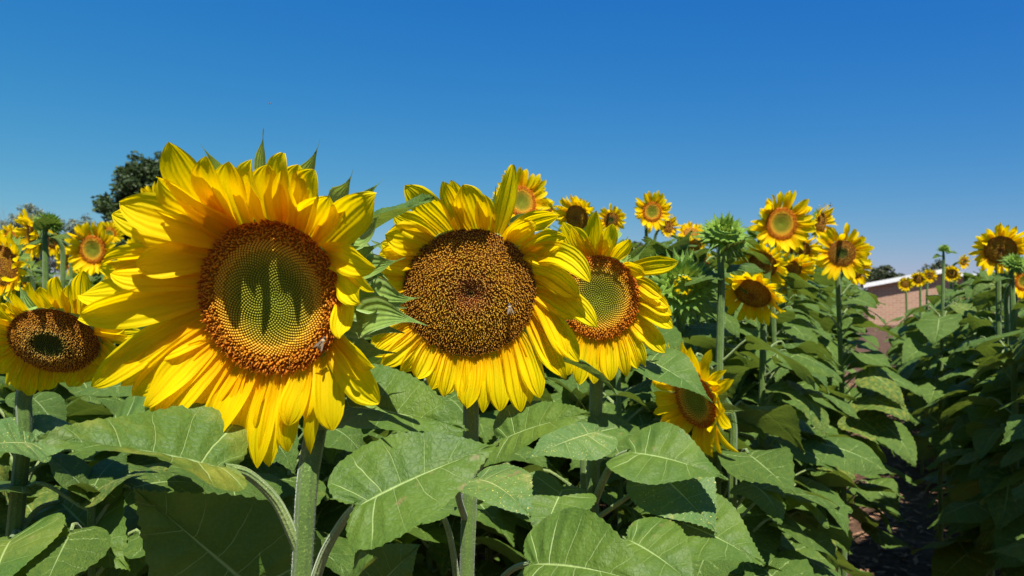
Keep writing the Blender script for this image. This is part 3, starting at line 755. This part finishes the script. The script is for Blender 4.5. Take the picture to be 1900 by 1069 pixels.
def orient(n):
    n = n.normalized(); e1 = V((0, 0, 1)).cross(n)
    e1 = e1.normalized() if e1.length > 1e-3 else V((1, 0, 0)); e2 = n.cross(e1)
    return Matrix((e1, e2, n)).transposed().to_4x4()
def put_head(root, Cl, yaw, tilt, key, scale, split, spin=0.):
    n = V((-sin(yaw)*cos(tilt), -cos(yaw)*cos(tilt), -sin(tilt)))
    M = orient(n)@Matrix.Rotation(spin, 4, 'Z')@Matrix.Scale(scale, 4); M.translation = Cl
    me, pm, cor, Rd = HEADS[key]
    h = link('flower_head', me, root, mat=M)
    if split:
        for q in pm: link('petal', q, h)
    else: link('corolla', cor, h)
    return n
def bud_meshes(Rb, seed, opening=0., nlay=6):
    rnd = random.Random(seed); out = []; n = V((0, 0, 1))
    core = MB(); vs = []; uv = []; fs = []; na = 18
    prof = [(.15, -.75), (.55, -.6), (.9, -.3), (1, 0), (.9, .3), (.62, .52), (.3, .62), (.02, .64)]
    for r, z in prof:
        for k in range(na):
            a = 2*pi*k/na; vs.append(V((cos(a)*r*Rb*.82, sin(a)*r*Rb*.82, z*Rb*.8))); uv.append((k/na, .1))
    for i in range(len(prof)-1):
        for k in range(na): fs.append((i*na+k, i*na+(k+1) % na, (i+1)*na+(k+1) % na, (i+1)*na+k))
    core.add(vs, fs, uv)
    for lay in range(nlay):
        f = lay/(nlay-1); m = int(26-10*f)
        for k in range(m):
            th = 2*pi*(k+.5*(lay % 2)+rnd.uniform(-.25, .25))/m; r_ = V((cos(th), sin(th), 0))
            el = -.5+1.75*f; c_ = V((r_.x*cos(el), r_.y*cos(el), sin(el)*.85))
            P0 = c_*(Rb*.70); L = Rb*rnd.uniform(.5, .85)*(1.15-.6*f)
            out_ = (c_+r_*.3+n*(.4+.6*f)).normalized()
            if lay < 2: out_ = (c_+r_*.6+n*rnd.uniform(-.5, .3)).normalized()
            P3 = P0+(out_*.8+c_*rnd.uniform(.3, .8)-r_*(.2*f)+V((rnd.uniform(-.2, .2), rnd.uniform(-.2, .2), 0)))*L
            P1 = P0+(c_*.3+n*.7).normalized()*L*.35; P2 = P3-out_*L*.35+r_*L*.1
            out.append(MB().add(*strip(P0, P1, P2, P3, (c_*.6+n*-.5+r_*.6).normalized(), Rb*.38*(1.1-.3*f), P_BRA, .3, 0, 0, rnd.uniform(-.5, .5), 0, 7, 4)).mesh('bract', BUDM))
    return core.mesh('flower_bud', BUDM), out
BUDS = [bud_meshes(.045, 5), bud_meshes(.045, 6)]
YTIP = []
for k in range(16):
    rr = random.Random(300+k); th = 2*pi*k/16+rr.uniform(-.15, .15); r_ = V((cos(th), sin(th), 0)); q = r_*.014+V((0, 0, .024)); e = q+V((-r_.x*.004, -r_.y*.004, .02))
    YTIP.append(MB().add(*strip(q, q.lerp(e, .3)+r_*.004, q.lerp(e, .7)+r_*.004, e, r_, .010, P_NAR, .3, 0, 0, 0, 0, 5, 2)).mesh('petal', PETF))
def put_bud(root, Cl, n, scale, which=0, yellow=False):
    M = orient(n)@Matrix.Scale(scale, 4); M.translation = Cl
    core, brs = BUDS[which]; h = link('flower_bud', core, root, mat=M)
    for q in brs: link('bract', q, h)
    if yellow:
        for q in YTIP[::2]: link('petal', q, h)

def proj(P):
    q = P-CAM; d = q.dot(FW); return (950+FPX*q.x/d, 534.5-FPX*q.dot(UP)/d, d) if d > .01 else (0, 0, -1)

# flower plants standing in the field: px, py of the head, depth, yaw, tilt (deg), head, scale, label
FL = [
 (172,463,3.1,8,8,'a',.82,'bloom facing out with a leaf across its top, left of the big dark tree'),
 (203,434,4.8,-10,5,'b',.62,'small bloom just below the dark tree crown'),
 (60,436,2.9,40,12,'c',.72,'bloom turned left with drooping petals near the left edge under the grey shrubs'),
 (96,448,3.6,20,15,'d',.52,'small bloom tucked right beside the leafy green flower back near the left edge'),
 (2,492,2.3,15,5,'c',.86,'bloom cut by the left edge of the photo above the nodding flower'),
 (45,505,2.7,35,10,'c',.60,'ragged bloom just above the petals of the nodding flower'),
 (132,484,3.7,12,10,'b',.66,'small bloom low between the two stems left of the facing bloom'),
 (20,440,4.6,10,5,'b',.60,'tiny bloom at the skyline by the left edge'),
 (62,422,5.4,-5,0,'d',.55,'tiny bloom above and behind the drooping one on the left'),
 (200,500,4.6,30,10,'d',.55,'small bloom under the facing bloom, left of the longest petals'),
 (292,384,1.7,20,0,'b',.42,'bloom mostly hidden behind the upper left petals of the largest flower'),
 (262,470,3.2,10,10,'a',.55,'bloom peeping between the left petals of the largest flower'),
 (968,374,2.7,-25,-5,'a',.80,'bloom rising behind the tall upright petal of the brown-centred flower'),
 (938,366,4.2,25,0,'b',.60,'small bloom left of the tall upright petal'),
 (1014,388,4.8,10,0,'c',.50,'tiny bloom showing between two blooms behind the brown-centred flower'),
 (1070,404,3.3,38,18,'c',.78,'bloom turned left and down above the third flower'),
 (1134,408,5.0,10,10,'d',.75,'small bloom between the third flower and the lone tall pair'),
 (1210,393,4.3,-8,4,'a',.80,'taller bloom of the lone pair standing up against the sky'),
 (1240,421,4.5,-35,8,'c',.55,'smaller bloom tucked behind the taller one of the lone pair'),
 (1282,432,4.4,10,-45,'c',.60,'bloom turned to the sky just left of the big green bud'),
 (1290,454,4.3,35,30,'c',.50,'bloom below the upturned one, left of the big green bud'),
 (1300,492,3.2,30,20,'a',.50,'bloom half hidden behind the stem of the big green bud'),
 (1450,415,2.95,-4,6,'a',.88,'upright bloom with green centre, tallest right of the big green bud'),
 (1523,414,3.7,-40,8,'c',.72,'bloom seen from its side at the skyline right of the tallest upright one'),
 (1484,470,3.4,-15,25,'c',.75,'bloom crowded under and right of the tallest upright one'),
 (1415,492,2.7,35,25,'c',.70,'bloom turned left behind the leaf of the big green bud'),
 (1466,505,3.1,-20,35,'c',.75,'lowest drooping bloom of the crowd below the tallest upright one'),
 (1562,470,3.1,14,6,'d',.85,'bloom with wide brown ring nearest the brick shed'),
 (1592,500,3.7,-30,15,'c',.60,'small bloom behind the lower right of the one nearest the brick shed'),
 (1396,545,2.2,40,42,'c',.75,'bloom bowed down behind a broad leaf under the crowd'),
 (1290,742,1.62,62,14,'a',.88,'low bloom turned sideways among the leaves under the green buds'),
 (1856,464,2.95,28,18,'c',.78,'largest bloom of the right-hand rows, drooping left'),
 (1900,522,3.0,0,10,'a',.50,'bloom at the right edge below the small dark bud'),
 (1680,527,7.5,30,5,'c',.68,'bloom in front of the brick shed wall, lowest of the small row'),
 (1704,518,6.6,35,5,'c',.66,'bloom by the shed roof edge, left of the slim stemmed bud'),
 (1724,512,6.8,20,5,'d',.62,'bloom directly left of the slim stem of the round bud'),
 (1766,508,5.4,40,10,'c',.58,'bloom just right of the slim stem of the round bud'),
 (1788,486,5.6,-20,5,'d',.52,'bloom at the skyline between the round bud and the largest right-hand bloom'),
]
HEADPX += [(f_[0], f_[1], f_[2], FPX*.085*f_[6]/f_[2]) for f_ in FL if f_[0] not in (1396, 1290, 1415, 1466) or f_[1] == 742]+[(1343, 434, 1.85, 38), (1264, 534, 1.9, 45), (1752, 462, 3.9, 14)]
used = []
for k, (px, py, d, yaw, tilt, key, sc, lab) in enumerate(FL):
    C = at(px, py, d); rnd = random.Random(500+k); sc *= (1.14 if px < 1600 or d < 4 else .92)
    n = V((-sin(R(yaw))*cos(R(tilt)), -cos(R(yaw))*cos(R(tilt)), -sin(R(tilt))))
    Rd = HEADS[key][3]*sc; nk = C-n*(Rd*.6)
    base = V((C.x-n.x*.14+rnd.uniform(-.02, .02), C.y-n.y*.14, 0)); top = V((C.x-n.x*.11, C.y-n.y*.11, C.z-.07))
    root = thing('sunflower', base, 'sunflower '+lab, 'sunflower', GF)
    neck = bez(top, top+V((0, 0, .05)), nk-n*.04, nk, 5)[1:]
    near_body(root, base, top, rnd, 24 if d < 5 else 18, .20, .012, .008, .3, neck, toph=(.88 if py < 425 else .93) if px < 1600 else .84, toward=(-.44 if px > 1150 and px < 1600 else None))
    put_head(root, C-base, R(yaw), R(tilt), key, sc, d < 5.2, rnd.uniform(0, 6))
    used.append(base)
# green buds
BL = [(1343,436,1.85,(.05,-.6,.8),1.0,0,False,'thick stemmed plant with the big spiky green bud against the sky'),
      (1264,534,1.9,(-.1,-1,.1),1.45,1,True,'green bud breaking open yellow beside the third flower'),
      (1256,474,3.4,(0,-.6,.8),.85,0,False,'smaller green bud right above the one breaking open yellow'),
      (1752,462,3.9,(0,-.4,.9),.50,1,False,'round green bud on a slim bare stem above the shed roof'),
      (1882,488,2.6,(0,-.6,.6),.62,0,False,'dark green bud in front of the largest right-hand bloom'),
      (92,414,2.4,(.4,.3,.9),.70,1,False,'green bud with a leaf sticking up beside the drooping left bloom')]
for k, (px, py, d, n, sc, wh, ye, lab) in enumerate(BL):
    C = at(px, py, d); n = V(n).normalized(); rnd = random.Random(700+k)
    base = V((C.x-.01, C.y+.04, 0)); top = C-V((0, 0, .10*sc))-n*(.03*sc)
    root = thing('sunflower', base, 'unopened sunflower, '+lab, 'sunflower', 'sunflowers still in bud')
    near_body(root, base, top, rnd, 20, .19, .012, .0075 if k != 3 else .005, .4, bez(top, top+V((0, 0, .03)), C-n*(.05*sc), C-n*(.025*sc), 4)[1:], toph=.88)
    put_bud(root, C-base, n, sc, wh, ye)
    # small leaves below the bud
    for j in range(3 if k in (0, 5) else 2):
        az = [2.9, .1, 1.2][j]+rnd.uniform(-.3, .3); o = V((cos(az), -abs(sin(az))*.6, 0)).normalized(); P = top+V((0, 0, .03+.02*j))
        M = frame(P-base+o*.02, P-base+o*1.0+V((0, 0, [-.35, -.2, .6][j])), V((0, -.4, 1)))@Matrix.Scale(.075*sc+.01, 4)
        link('leaf', LIB[j], root, mat=M)
    used.append(base)

# ------------------------------------------------------------------ leafy plants filling the rows
fill = []
rnd = random.Random(11)
def hcap(px, d, lat):
    """height of the leaf canopy where the photo shows it"""
    if lat > 0: return 1.66-.03*max(0, d-3)-.045*max(0, d-6.5)
    if d < 1.9: return 1.30
    if px < 1000: return min(1.64, 1.32+.16*(d-1.9))
    h_ = min(2.06, 1.50+.26*(d-1.7)) if d < 2.8 else min(2.04, 1.79+.032*(d-2.8))
    return min(h_, 1.50+.075*d if px < 1430 else 1.54+.055*d)
for row, lat in enumerate([-.54, -1.10, -1.76, -2.45, -3.15, -3.85, -4.55, -5.25, .57, 1.15, 1.85, 2.6]):
    al = -1.0
    while al < (34 if lat < 0 else 17):
        al += rnd.uniform(.20, .28)*(1 if al < 5 else 1.25 if al < 9 else 1.6)
        p = rowpt(al, lat+rnd.uniform(-.05, .05)); d = p.y
        if d < 1.05: continue
        px = 950+FPX*p.x/d
        if px < -260 or px > 2160: continue
        if lat == -.54 and al < 1.45: continue
        if min([(p-V((u.x, u.y, 0))).length for u in used]+[9]) < .13: continue
        fill.append((d, p, lat, px, rnd.random()))
fill.sort(key=lambda q: q[0])
# only the front rows show their bodies
vis = []
for q in fill:
    d, p, lat, px, r_ = q
    if lat < -3.6 and d > 9: continue
    if lat < -.6 and d > 15: continue
    if lat > 1.5 and d > 12: continue
    vis.append(q)
NEARN, INDIV = 110, 255
print('fill plants', len(fill), len(vis))
GL = 'leafy sunflower plants of the rows without an open bloom'
ORD = ['nearest', 'second', 'third', 'fourth', 'fifth', 'sixth', 'seventh', 'eighth', 'ninth', 'tenth', 'eleventh', 'twelfth']
EDGEN = {-1: 0, 1: 0}
def leafy_label(d, lat, px):
    if abs(lat) < .6:
        s_ = -1 if lat < 0 else 1; k_ = EDGEN[s_]; EDGEN[s_] += 1
        if k_ < 12: return 'flowerless leafy plant, '+ORD[k_]+' from the camera along the '+('left' if lat < 0 else 'right')+' edge of the dirt path'
    if abs(lat) < .6: return 'flowerless leafy plant on the '+('left' if lat < 0 else 'right')+' edge of the dirt path, '+('near' if d < 3 else 'halfway down' if d < 8 else 'far down')
    if lat > 0: return 'flowerless leafy plant in the inner rows right of the dirt path, '+('near' if d < 5.5 else 'far down')
    w_ = 'below the left edge blooms' if px < 300 else 'behind the stem of the largest flower' if px < 720 else 'behind the brown-centred flower' if px < 1250 else 'below the crowd of blooms left of the path'
    return 'flowerless leafy plant '+w_+', '+('close rows' if d < 3.2 else 'farther rows')
for k, (d, p, lat, px, r_) in enumerate(vis[:NEARN]):
    rr = random.Random(900+k); h = hcap(px, d, lat)*(.93+.1*r_)
    LB = leafy_label(d, lat, px); root = thing('leafy_sunflower', p, LB, 'sunflower plant', 'leafy plants edging the dirt path' if 'edge of' in LB else LB.replace('plant', 'plants', 1))
    near_body(root, p, p+V((0, 0, h)), rr, 24, .20 if abs(lat) < .6 else .215 if d < 2 else .235, .013, .006, .14 if abs(lat) < .7 else .42, toward=(math.atan2(-NRM.y*lat, -NRM.x*lat) if abs(lat) < .7 else None))
PROT = []
for k in range(7):
    st, fo = far_body_mb(1.55, random.Random(40+k), 19, .235, .15)
    PROT.append((st.mesh('stem', STEM), fo.mesh('foliage', LEAFF)))
for k, (d, p, lat, px, r_) in enumerate(vis[NEARN:INDIV]):
    h = hcap(px, d, lat)*(.93+.12*r_); s_ = h/1.55
    LB = leafy_label(d, lat, px); root = thing('leafy_sunflower', p, LB, 'sunflower plant', 'leafy plants edging the dirt path' if 'edge of' in LB else LB.replace('plant', 'plants', 1)); root.rotation_euler.z = r_*6.28*7; root.scale = (1, 1, s_)
    st, fo = PROT[k % 7]; link('stem', st, root); link('foliage', fo, root)
# the far rest of the crop
mb = MB()
for k, (d, p, lat, px, r_) in enumerate(vis[INDIV:]):
    rr = random.Random(3000+k); h = hcap(px, d, lat)*(.93+.12*r_)
    st, fo = far_body_mb(h, rr, 12, .23, .3 if abs(lat) < .7 else .55)
    mb.add([q+p for q in st.v], st.f, st.uv, 1); mb.add([q+p for q in fo.v], fo.f, fo.uv, 0)
o = link('sunflower_crop', mb.mesh('sunflower_crop', [LEAFF, STEM])); o['kind'] = 'stuff'; o['label'] = 'far leafy mass of the sunflower rows'; o['category'] = 'crop'

# ------------------------------------------------------------------ brick shed
def brick_material():
    m, t, o = newmat('red_brick'); g = N(t)
    tc = g.n('ShaderNodeTexCoord').outputs['Object']
    sp = g.n('ShaderNodeSeparateXYZ'); t.links.new(tc, sp.inputs[0]); cb = g.n('ShaderNodeCombineXYZ')
    g.put(cb.inputs[0], g.math('ADD', sp.outputs[0], sp.outputs[1])); g.put(cb.inputs[1], sp.outputs[2])
    b = g.n('ShaderNodeTexBrick'); t.links.new(cb.outputs[0], b.inputs['Vector'])
    b.inputs['Scale'].default_value = 1; b.inputs['Brick Width'].default_value = .44; b.inputs['Row Height'].default_value = .15; b.inputs['Mortar Size'].default_value = .018
    b.inputs['Color1'].default_value = (.42, .23, .14, 1); b.inputs['Color2'].default_value = (.31, .155, .095, 1); b.inputs['Mortar'].default_value = (.46, .36, .28, 1)
    c = g.mix(g.math('MULTIPLY', g.noise(tc, 1.5, 4), .5), b.outputs[0], (.42, .26, .17))
    t.links.new(g.pbsdf(c, .85, g.bump(b.outputs['Fac'], -.4, .01), .2), o.inputs[0]); return m
def box(mb, lo, hi, mi=0):
    x0, y0, z0 = lo; x1, y1, z1 = hi
    v = [V((x, y, z)) for x in (x0, x1) for y in (y0, y1) for z in (z0, z1)]
    mb.add(v, [(0, 1, 3, 2), (4, 6, 7, 5), (0, 4, 5, 1), (2, 3, 7, 6), (0, 2, 6, 4), (1, 5, 7, 3)], [(0, 0)]*8, mi)
SD = 50.
A = at(1611, 560, SD)
shed = thing('brick_shed', (A.x, A.y, 0), 'red brick shed with white roof edge at the end of the dirt path', 'shed')
shed.rotation_euler.z = R(-25)
Hl = at(1611, 530, SD).z; slope = .195; Wd = 4.2
mb = MB()
v = [V((0, 0, -.2)), V((Wd*2, 0, -.2)), V((Wd*2, 0, Hl)), V((Wd, 0, Hl+slope*Wd)), V((0, 0, Hl))]; v += [q+V((0, 9, 0)) for q in v]
mb.add(v, [(0, 1, 2, 3, 4), (9, 8, 7, 6, 5), (0, 4, 9, 5), (1, 6, 7, 2)], [(0, 0)]*10)
wl = link('wall', mb.mesh('wall', brick_material(), smooth=False), shed)
mb = MB()
for sg in (0, 1):
    a = V((-.25, -.35, Hl-slope*.25+.02)) if sg == 0 else V((Wd*2+.25, -.35, Hl-slope*.25+.02)); b = V((Wd, -.35, Hl+slope*Wd+.02)); t_ = V((0, 0, .10)); bk = V((0, 9.7, 0))
    mb.add([a, b, b+bk, a+bk, a+t_, b+t_, b+bk+t_, a+bk+t_], [(0, 1, 2, 3), (4, 7, 6, 5), (0, 4, 5, 1), (3, 2, 6, 7), (0, 3, 7, 4)], [(0, 0)]*8)
rf = link('roof', mb.mesh('roof', plain('roof_sheet', (.45, .44, .42), .5, 3, (.35, .33, .31)), smooth=False), shed)
mb = MB()
for sg in (0, 1):
    a = V((-.27, -.40, Hl-slope*.25-.10)) if sg == 0 else V((Wd*2+.27, -.40, Hl-slope*.25-.10)); b = V((Wd, -.40, Hl+slope*Wd-.10)); t_ = V((0, 0, .27)); bk = V((0, .045, 0))
    mb.add([a, b, b+bk, a+bk, a+t_, b+t_, b+bk+t_, a+bk+t_], [(0, 1, 2, 3), (4, 7, 6, 5), (0, 4, 5, 1), (3, 2, 6, 7), (0, 3, 7, 4)], [(0, 0)]*8)
link('fascia', mb.mesh('fascia', plain('white_paint', (.80, .80, .78), .5, 6, (.70, .70, .68)), smooth=False), rf)

# ------------------------------------------------------------------ trees and shrubs beyond the field
def foliage_mat(name, a, b, tr=.15):
    m, t, o = newmat(name); g = N(t); tc = g.n('ShaderNodeTexCoord').outputs['Object']
    c = g.mix(g.sstep(g.noise(tc, 1.1, 4, .7), .35, .65), a, b)
    t.links.new(g.pbsdf(c, .55, None, .35, 0, tr, b), o.inputs[0]); return m
FT = foliage_mat('tree_foliage', (.024, .046, .014), (.062, .095, .024)); FS = foliage_mat('hazed_shrub_foliage', (.12, .15, .09), (.20, .22, .14)); FO = foliage_mat('olive_foliage', (.035, .05, .018), (.07, .08, .03))  # skyline shrubs: distance haze put into the colour, paler and greyer
BARK = plain('bark', (.10, .075, .05), .9, 8, (.06, .045, .03), .01)
def tree(name, px, py_top, d, width, label, cat, fm, lobes, leafn, leafsz, seed, base_z=0, trunk_r=.35, dens=1., crown_low=.25):
    rnd = random.Random(seed); x = (px-950)/FPX*d; top = at(px, py_top, d).z
    root = thing(name, (x, d, 0), label, cat, 'trees and shrubs beyond the field')
    mb = MB(); tr = MB(); low = top*crown_low
    tr.add(*tube([V((0, 0, -.2)), V((.1, 0, top*.3)), V((0, .1, top*.6)), V((.1, 0, top*.85))], [trunk_r, trunk_r*.75, trunk_r*.45, trunk_r*.1], 8))
    for l in lobes:
        c = V((l[0]*width/2, rnd.uniform(-.25, .25)*width, low+(top-low)*l[1])); r = l[2]*width/2
        tr.add(*tube(bez(V((0, 0, top*.35)), V((0, 0, top*.45)), c*.8+V((0, 0, .1*top)), c, 4), [trunk_r*.4, trunk_r*.3, trunk_r*.2, trunk_r*.12, trunk_r*.05], 5))
        nn = int(leafn*1.8*l[2]**2*dens); clumps = [(V((rnd.gauss(0, 1), rnd.gauss(0, 1), rnd.gauss(0, 1))).normalized()*r*rnd.uniform(.45, .95), r*rnd.uniform(.2, .38)) for _ in range(46)]
        for _ in range(nn):
            cc, cr = clumps[rnd.randrange(46)]
            g_ = V((rnd.gauss(0, 1), rnd.gauss(0, 1), rnd.gauss(0, 1))).normalized()*cr*rnd.random()**.4; g_.z *= .75
            P = c+cc+g_; s_ = leafsz*rnd.uniform(.6, 1.3); a = V((rnd.gauss(0, 1), rnd.gauss(0, 1), rnd.gauss(0, .6))).normalized(); b = a.orthogonal().normalized()
            b = Matrix.Rotation(rnd.uniform(0, 3), 3, a)@b
            mb.add([P-a*s_, P-b*s_*.55, P+a*s_, P+b*s_*.55], [(0, 1, 2, 3)], [(0, 0)]*4)
    link('trunk', tr.mesh('trunk', BARK), root); link('crown', mb.mesh('crown', fm, smooth=False), root)
tree('broadleaf_tree', 308, 296, 60, 8.6, 'big dark green tree behind the largest sunflower', 'tree', FT, [(0, .80, .55), (-.38, .55, .58), (.42, .58, .6), (-.4, .25, .62), (.4, .25, .65), (-.3, .78, .5), (.3, .78, .5), (.0, .5, .7), (.0, .2, .7), (-.62, .42, .42), (-.62, .2, .5), (.62, .4, .5)], 10000, .17, 1)
tree('shrub', 38, 386, 75, 6.4, 'grey-green shrub on the skyline at the far left', 'shrub', FS, [(0, .7, .55), (-.5, .4, .5), (.5, .45, .5), (0, .3, .6)], 3500, .13, 2, trunk_r=.15, crown_low=.62)
tree('shrub', 158, 404, 75, 6.2, 'low green shrub just left of the big dark tree', 'shrub', FS, [(0, .7, .45), (-.5, .5, .5), (.55, .5, .5), (0, .3, .6)], 3500, .13, 3, trunk_r=.15, crown_low=.62)
tree('shrub', 90, 435, 80, 7.0, 'low shrub between the two skyline shrubs on the left', 'shrub', FS, [(0, .7, .5), (-.6, .5, .5), (.6, .5, .5), (0, .3, .6)], 3500, .14, 4, trunk_r=.15, crown_low=.62)
tree('shrub', 240, 455, 62, 9.0, 'dark undergrowth at the foot of the big tree', 'shrub', FO, [(0, .6, .5), (-.6, .5, .5), (.6, .5, .5), (0, .3, .6)], 4500, .14, 14, trunk_r=.15, crown_low=.62)
tree('broadleaf_tree', 1640, 486, 75, 4.6, 'round olive tree behind the left end of the shed roof', 'tree', FO, [(0, .68, .5), (-.5, .5, .5), (.5, .45, .5), (0, .3, .6)], 5000, .13, 5, trunk_r=.2)
tree('broadleaf_tree', 1745, 480, 85, 5.5, 'tree top showing over the shed roof by the round bud', 'tree', FO, [(0, .7, .5), (-.5, .5, .5), (.5, .45, .5), (0, .3, .6)], 4000, .14, 6, trunk_r=.2)
tree('broadleaf_tree', 1185, 438, 80, 6.0, 'dark tree top low behind the lone tall pair of blooms', 'tree', FO, [(0, .7, .55), (-.5, .5, .5), (.5, .45, .5), (0, .3, .6)], 5000, .14, 7, trunk_r=.2)
# bare branched shrubs
def bare(px, py_top, d, w_, seed, label):
    rnd = random.Random(seed); x = (px-950)/FPX*d; top = at(px, py_top, d).z
    mb = MB()
    def br(P, dr, L, r, lv):
        Q = P+dr*L; mb.add(*tube([P, P.lerp(Q, .5)+V((rnd.uniform(-.1, .1), 0, 0))*L, Q], [r, r*.8, r*.6], 4))
        if lv:
            for _ in range(3): br(P.lerp(Q, rnd.uniform(.5, 1)), (dr+V((rnd.uniform(-.7, .7), rnd.uniform(-.6, .6), rnd.uniform(-.1, .5)))).normalized(), L*rnd.uniform(.5, .8), r*.55, lv-1)
    for k in range(5): br(V((rnd.uniform(-w_, w_)*.3, 0, -.1)), V((rnd.uniform(-.4, .4), rnd.uniform(-.3, .3), 1)).normalized(), top*.42, .06, 4)
    o = link('bare_shrub', mb.mesh('bare_shrub', plain('grey_twigs', (.22, .19, .17), .9)), None, (x, d, 0)); o['label'] = label; o['category'] = 'shrub'; o['group'] = 'trees and shrubs beyond the field'
bare(140, 378, 78, 4, 1, 'leafless grey branched shrub between the skyline shrubs on the left')
bare(20, 385, 80, 4, 2, 'leafless grey twigs over the grey-green shrub at the far left')
# tree belt far off, behind everything
mb = MB(); rnd = random.Random(9)
for k in range(26000):
    x = rnd.uniform(-130, 130); yy = 110+rnd.uniform(-4, 4); hh = 3.2+1.6*noise.noise(V((x*.08, 0, 0)))+.9*noise.noise(V((x*.4, 3, 0)))
    P = V((x, yy, rnd.random()*hh)); a = V((rnd.gauss(0, 1), rnd.gauss(0, 1), rnd.gauss(0, 1))).normalized()*.35; b = a.orthogonal()*.6
    mb.add([P-a, P-b, P+a, P+b], [(0, 1, 2, 3)], [(0, 0)]*4)
o = link('far_woods', mb.mesh('far_woods', FO, smooth=False)); o['kind'] = 'stuff'; o['label'] = 'low belt of far trees behind the field'; o['category'] = 'woods'

# ------------------------------------------------------------------ bees
def bee(P, fwd, up, label, size=.013, fly=False):
    """head, thorax and striped abdomen as one body; wings and legs as parts"""
    fwd = fwd.normalized(); side = up.cross(fwd).normalized(); up = fwd.cross(side)
    root = thing('honey_bee', P, label, 'bee'); s = size
    prof = [(-.62, .02), (-.55, .10), (-.40, .18), (-.20, .20), (-.04, .14), (.0, .08), (.06, .15), (.18, .19), (.30, .13), (.34, .07), (.38, .12), (.46, .14), (.54, .09), (.57, .02)]
    mb = MB(); vs = []; uv = []; fs = []; na = 12
    for t, r in prof:
        for k in range(na):
            a = 2*pi*k/na; vs.append(fwd*t*s+side*(cos(a)*r*s)+up*(sin(a)*r*s*.9)); uv.append((0, t))
    for i in range(len(prof)-1):
        for k in range(na): fs.append((i*na+k, i*na+(k+1) % na, (i+1)*na+(k+1) % na, (i+1)*na+k))
    mb.add(vs, fs, uv)
    link('body', mb.mesh('body', BEEM), root)
    for sg in (1, -1):
        w0 = fwd*.16*s+up*.15*s+side*sg*.06*s; e = w0+(-fwd*.75+side*sg*(.3 if not fly else .7)+up*(.25 if not fly else .5))*s
        link('wing', MB().add(*strip(w0, w0.lerp(e, .33), w0.lerp(e, .66), e, up, .18*s, P_NAR, 0, 0, 0, 0, 0, 6, 3)).mesh('wing', WINGM), root)
        for q in (-.02, .12, .24):
            a = fwd*q*s+side*sg*.12*s-up*.06*s; b = a+side*sg*.22*s-up*.05*s; c = b+side*sg*.08*s-up*.2*s
            link('leg', MB().add(*tube([a, b, c], [.025*s, .02*s, .012*s], 5)).mesh('leg', BLK), root)
m, t, o_ = newmat('bee_stripes'); g = N(t); u_, x_, y_ = uvxy(g)
st = g.math('GREATER_THAN', g.math('SINE', g.math('MULTIPLY', y_, 48.0)), .1)
cc = g.mix(st, (.04, .025, .012), (.42, .25, .07)); cc = g.mix(g.math('GREATER_THAN', y_, .02), cc, (.36, .26, .14)); cc = g.mix(g.math('GREATER_THAN', y_, .34), cc, (.05, .04, .03))
t.links.new(g.pbsdf(cc, .6, None, .4, .4), o_.inputs[0]); BEEM = m
WINGM = plain('bee_wing', (.16, .12, .08), .35); BLK = plain('bee_leg', (.03, .022, .015), .5)
def on_disc(px, py, C, n, off): return ray_plane(px, py, C+n*off, n)
bee(on_disc(598, 636, C1, n1, .013), V((.5, -.1, .9)), n1, 'honey bee on the orange rim of the largest sunflower', .012)
bee(on_disc(946, 573, C2, n2, .018), V((-.15, 0, 1)), n2, 'honey bee on the shaded side of the all brown disc', .012)
bee(at(1541, 381, 2.4), V((1, .2, .1)), V((0, 0, 1)), 'tiny bee flying in the sky above the bloom nearest the shed', .012, True)
bee(at(501, 192, 3.0), V((1, .2, .1)), V((0, 0, 1)), 'tiny bee flying high in the sky above the largest sunflower', .010, True)
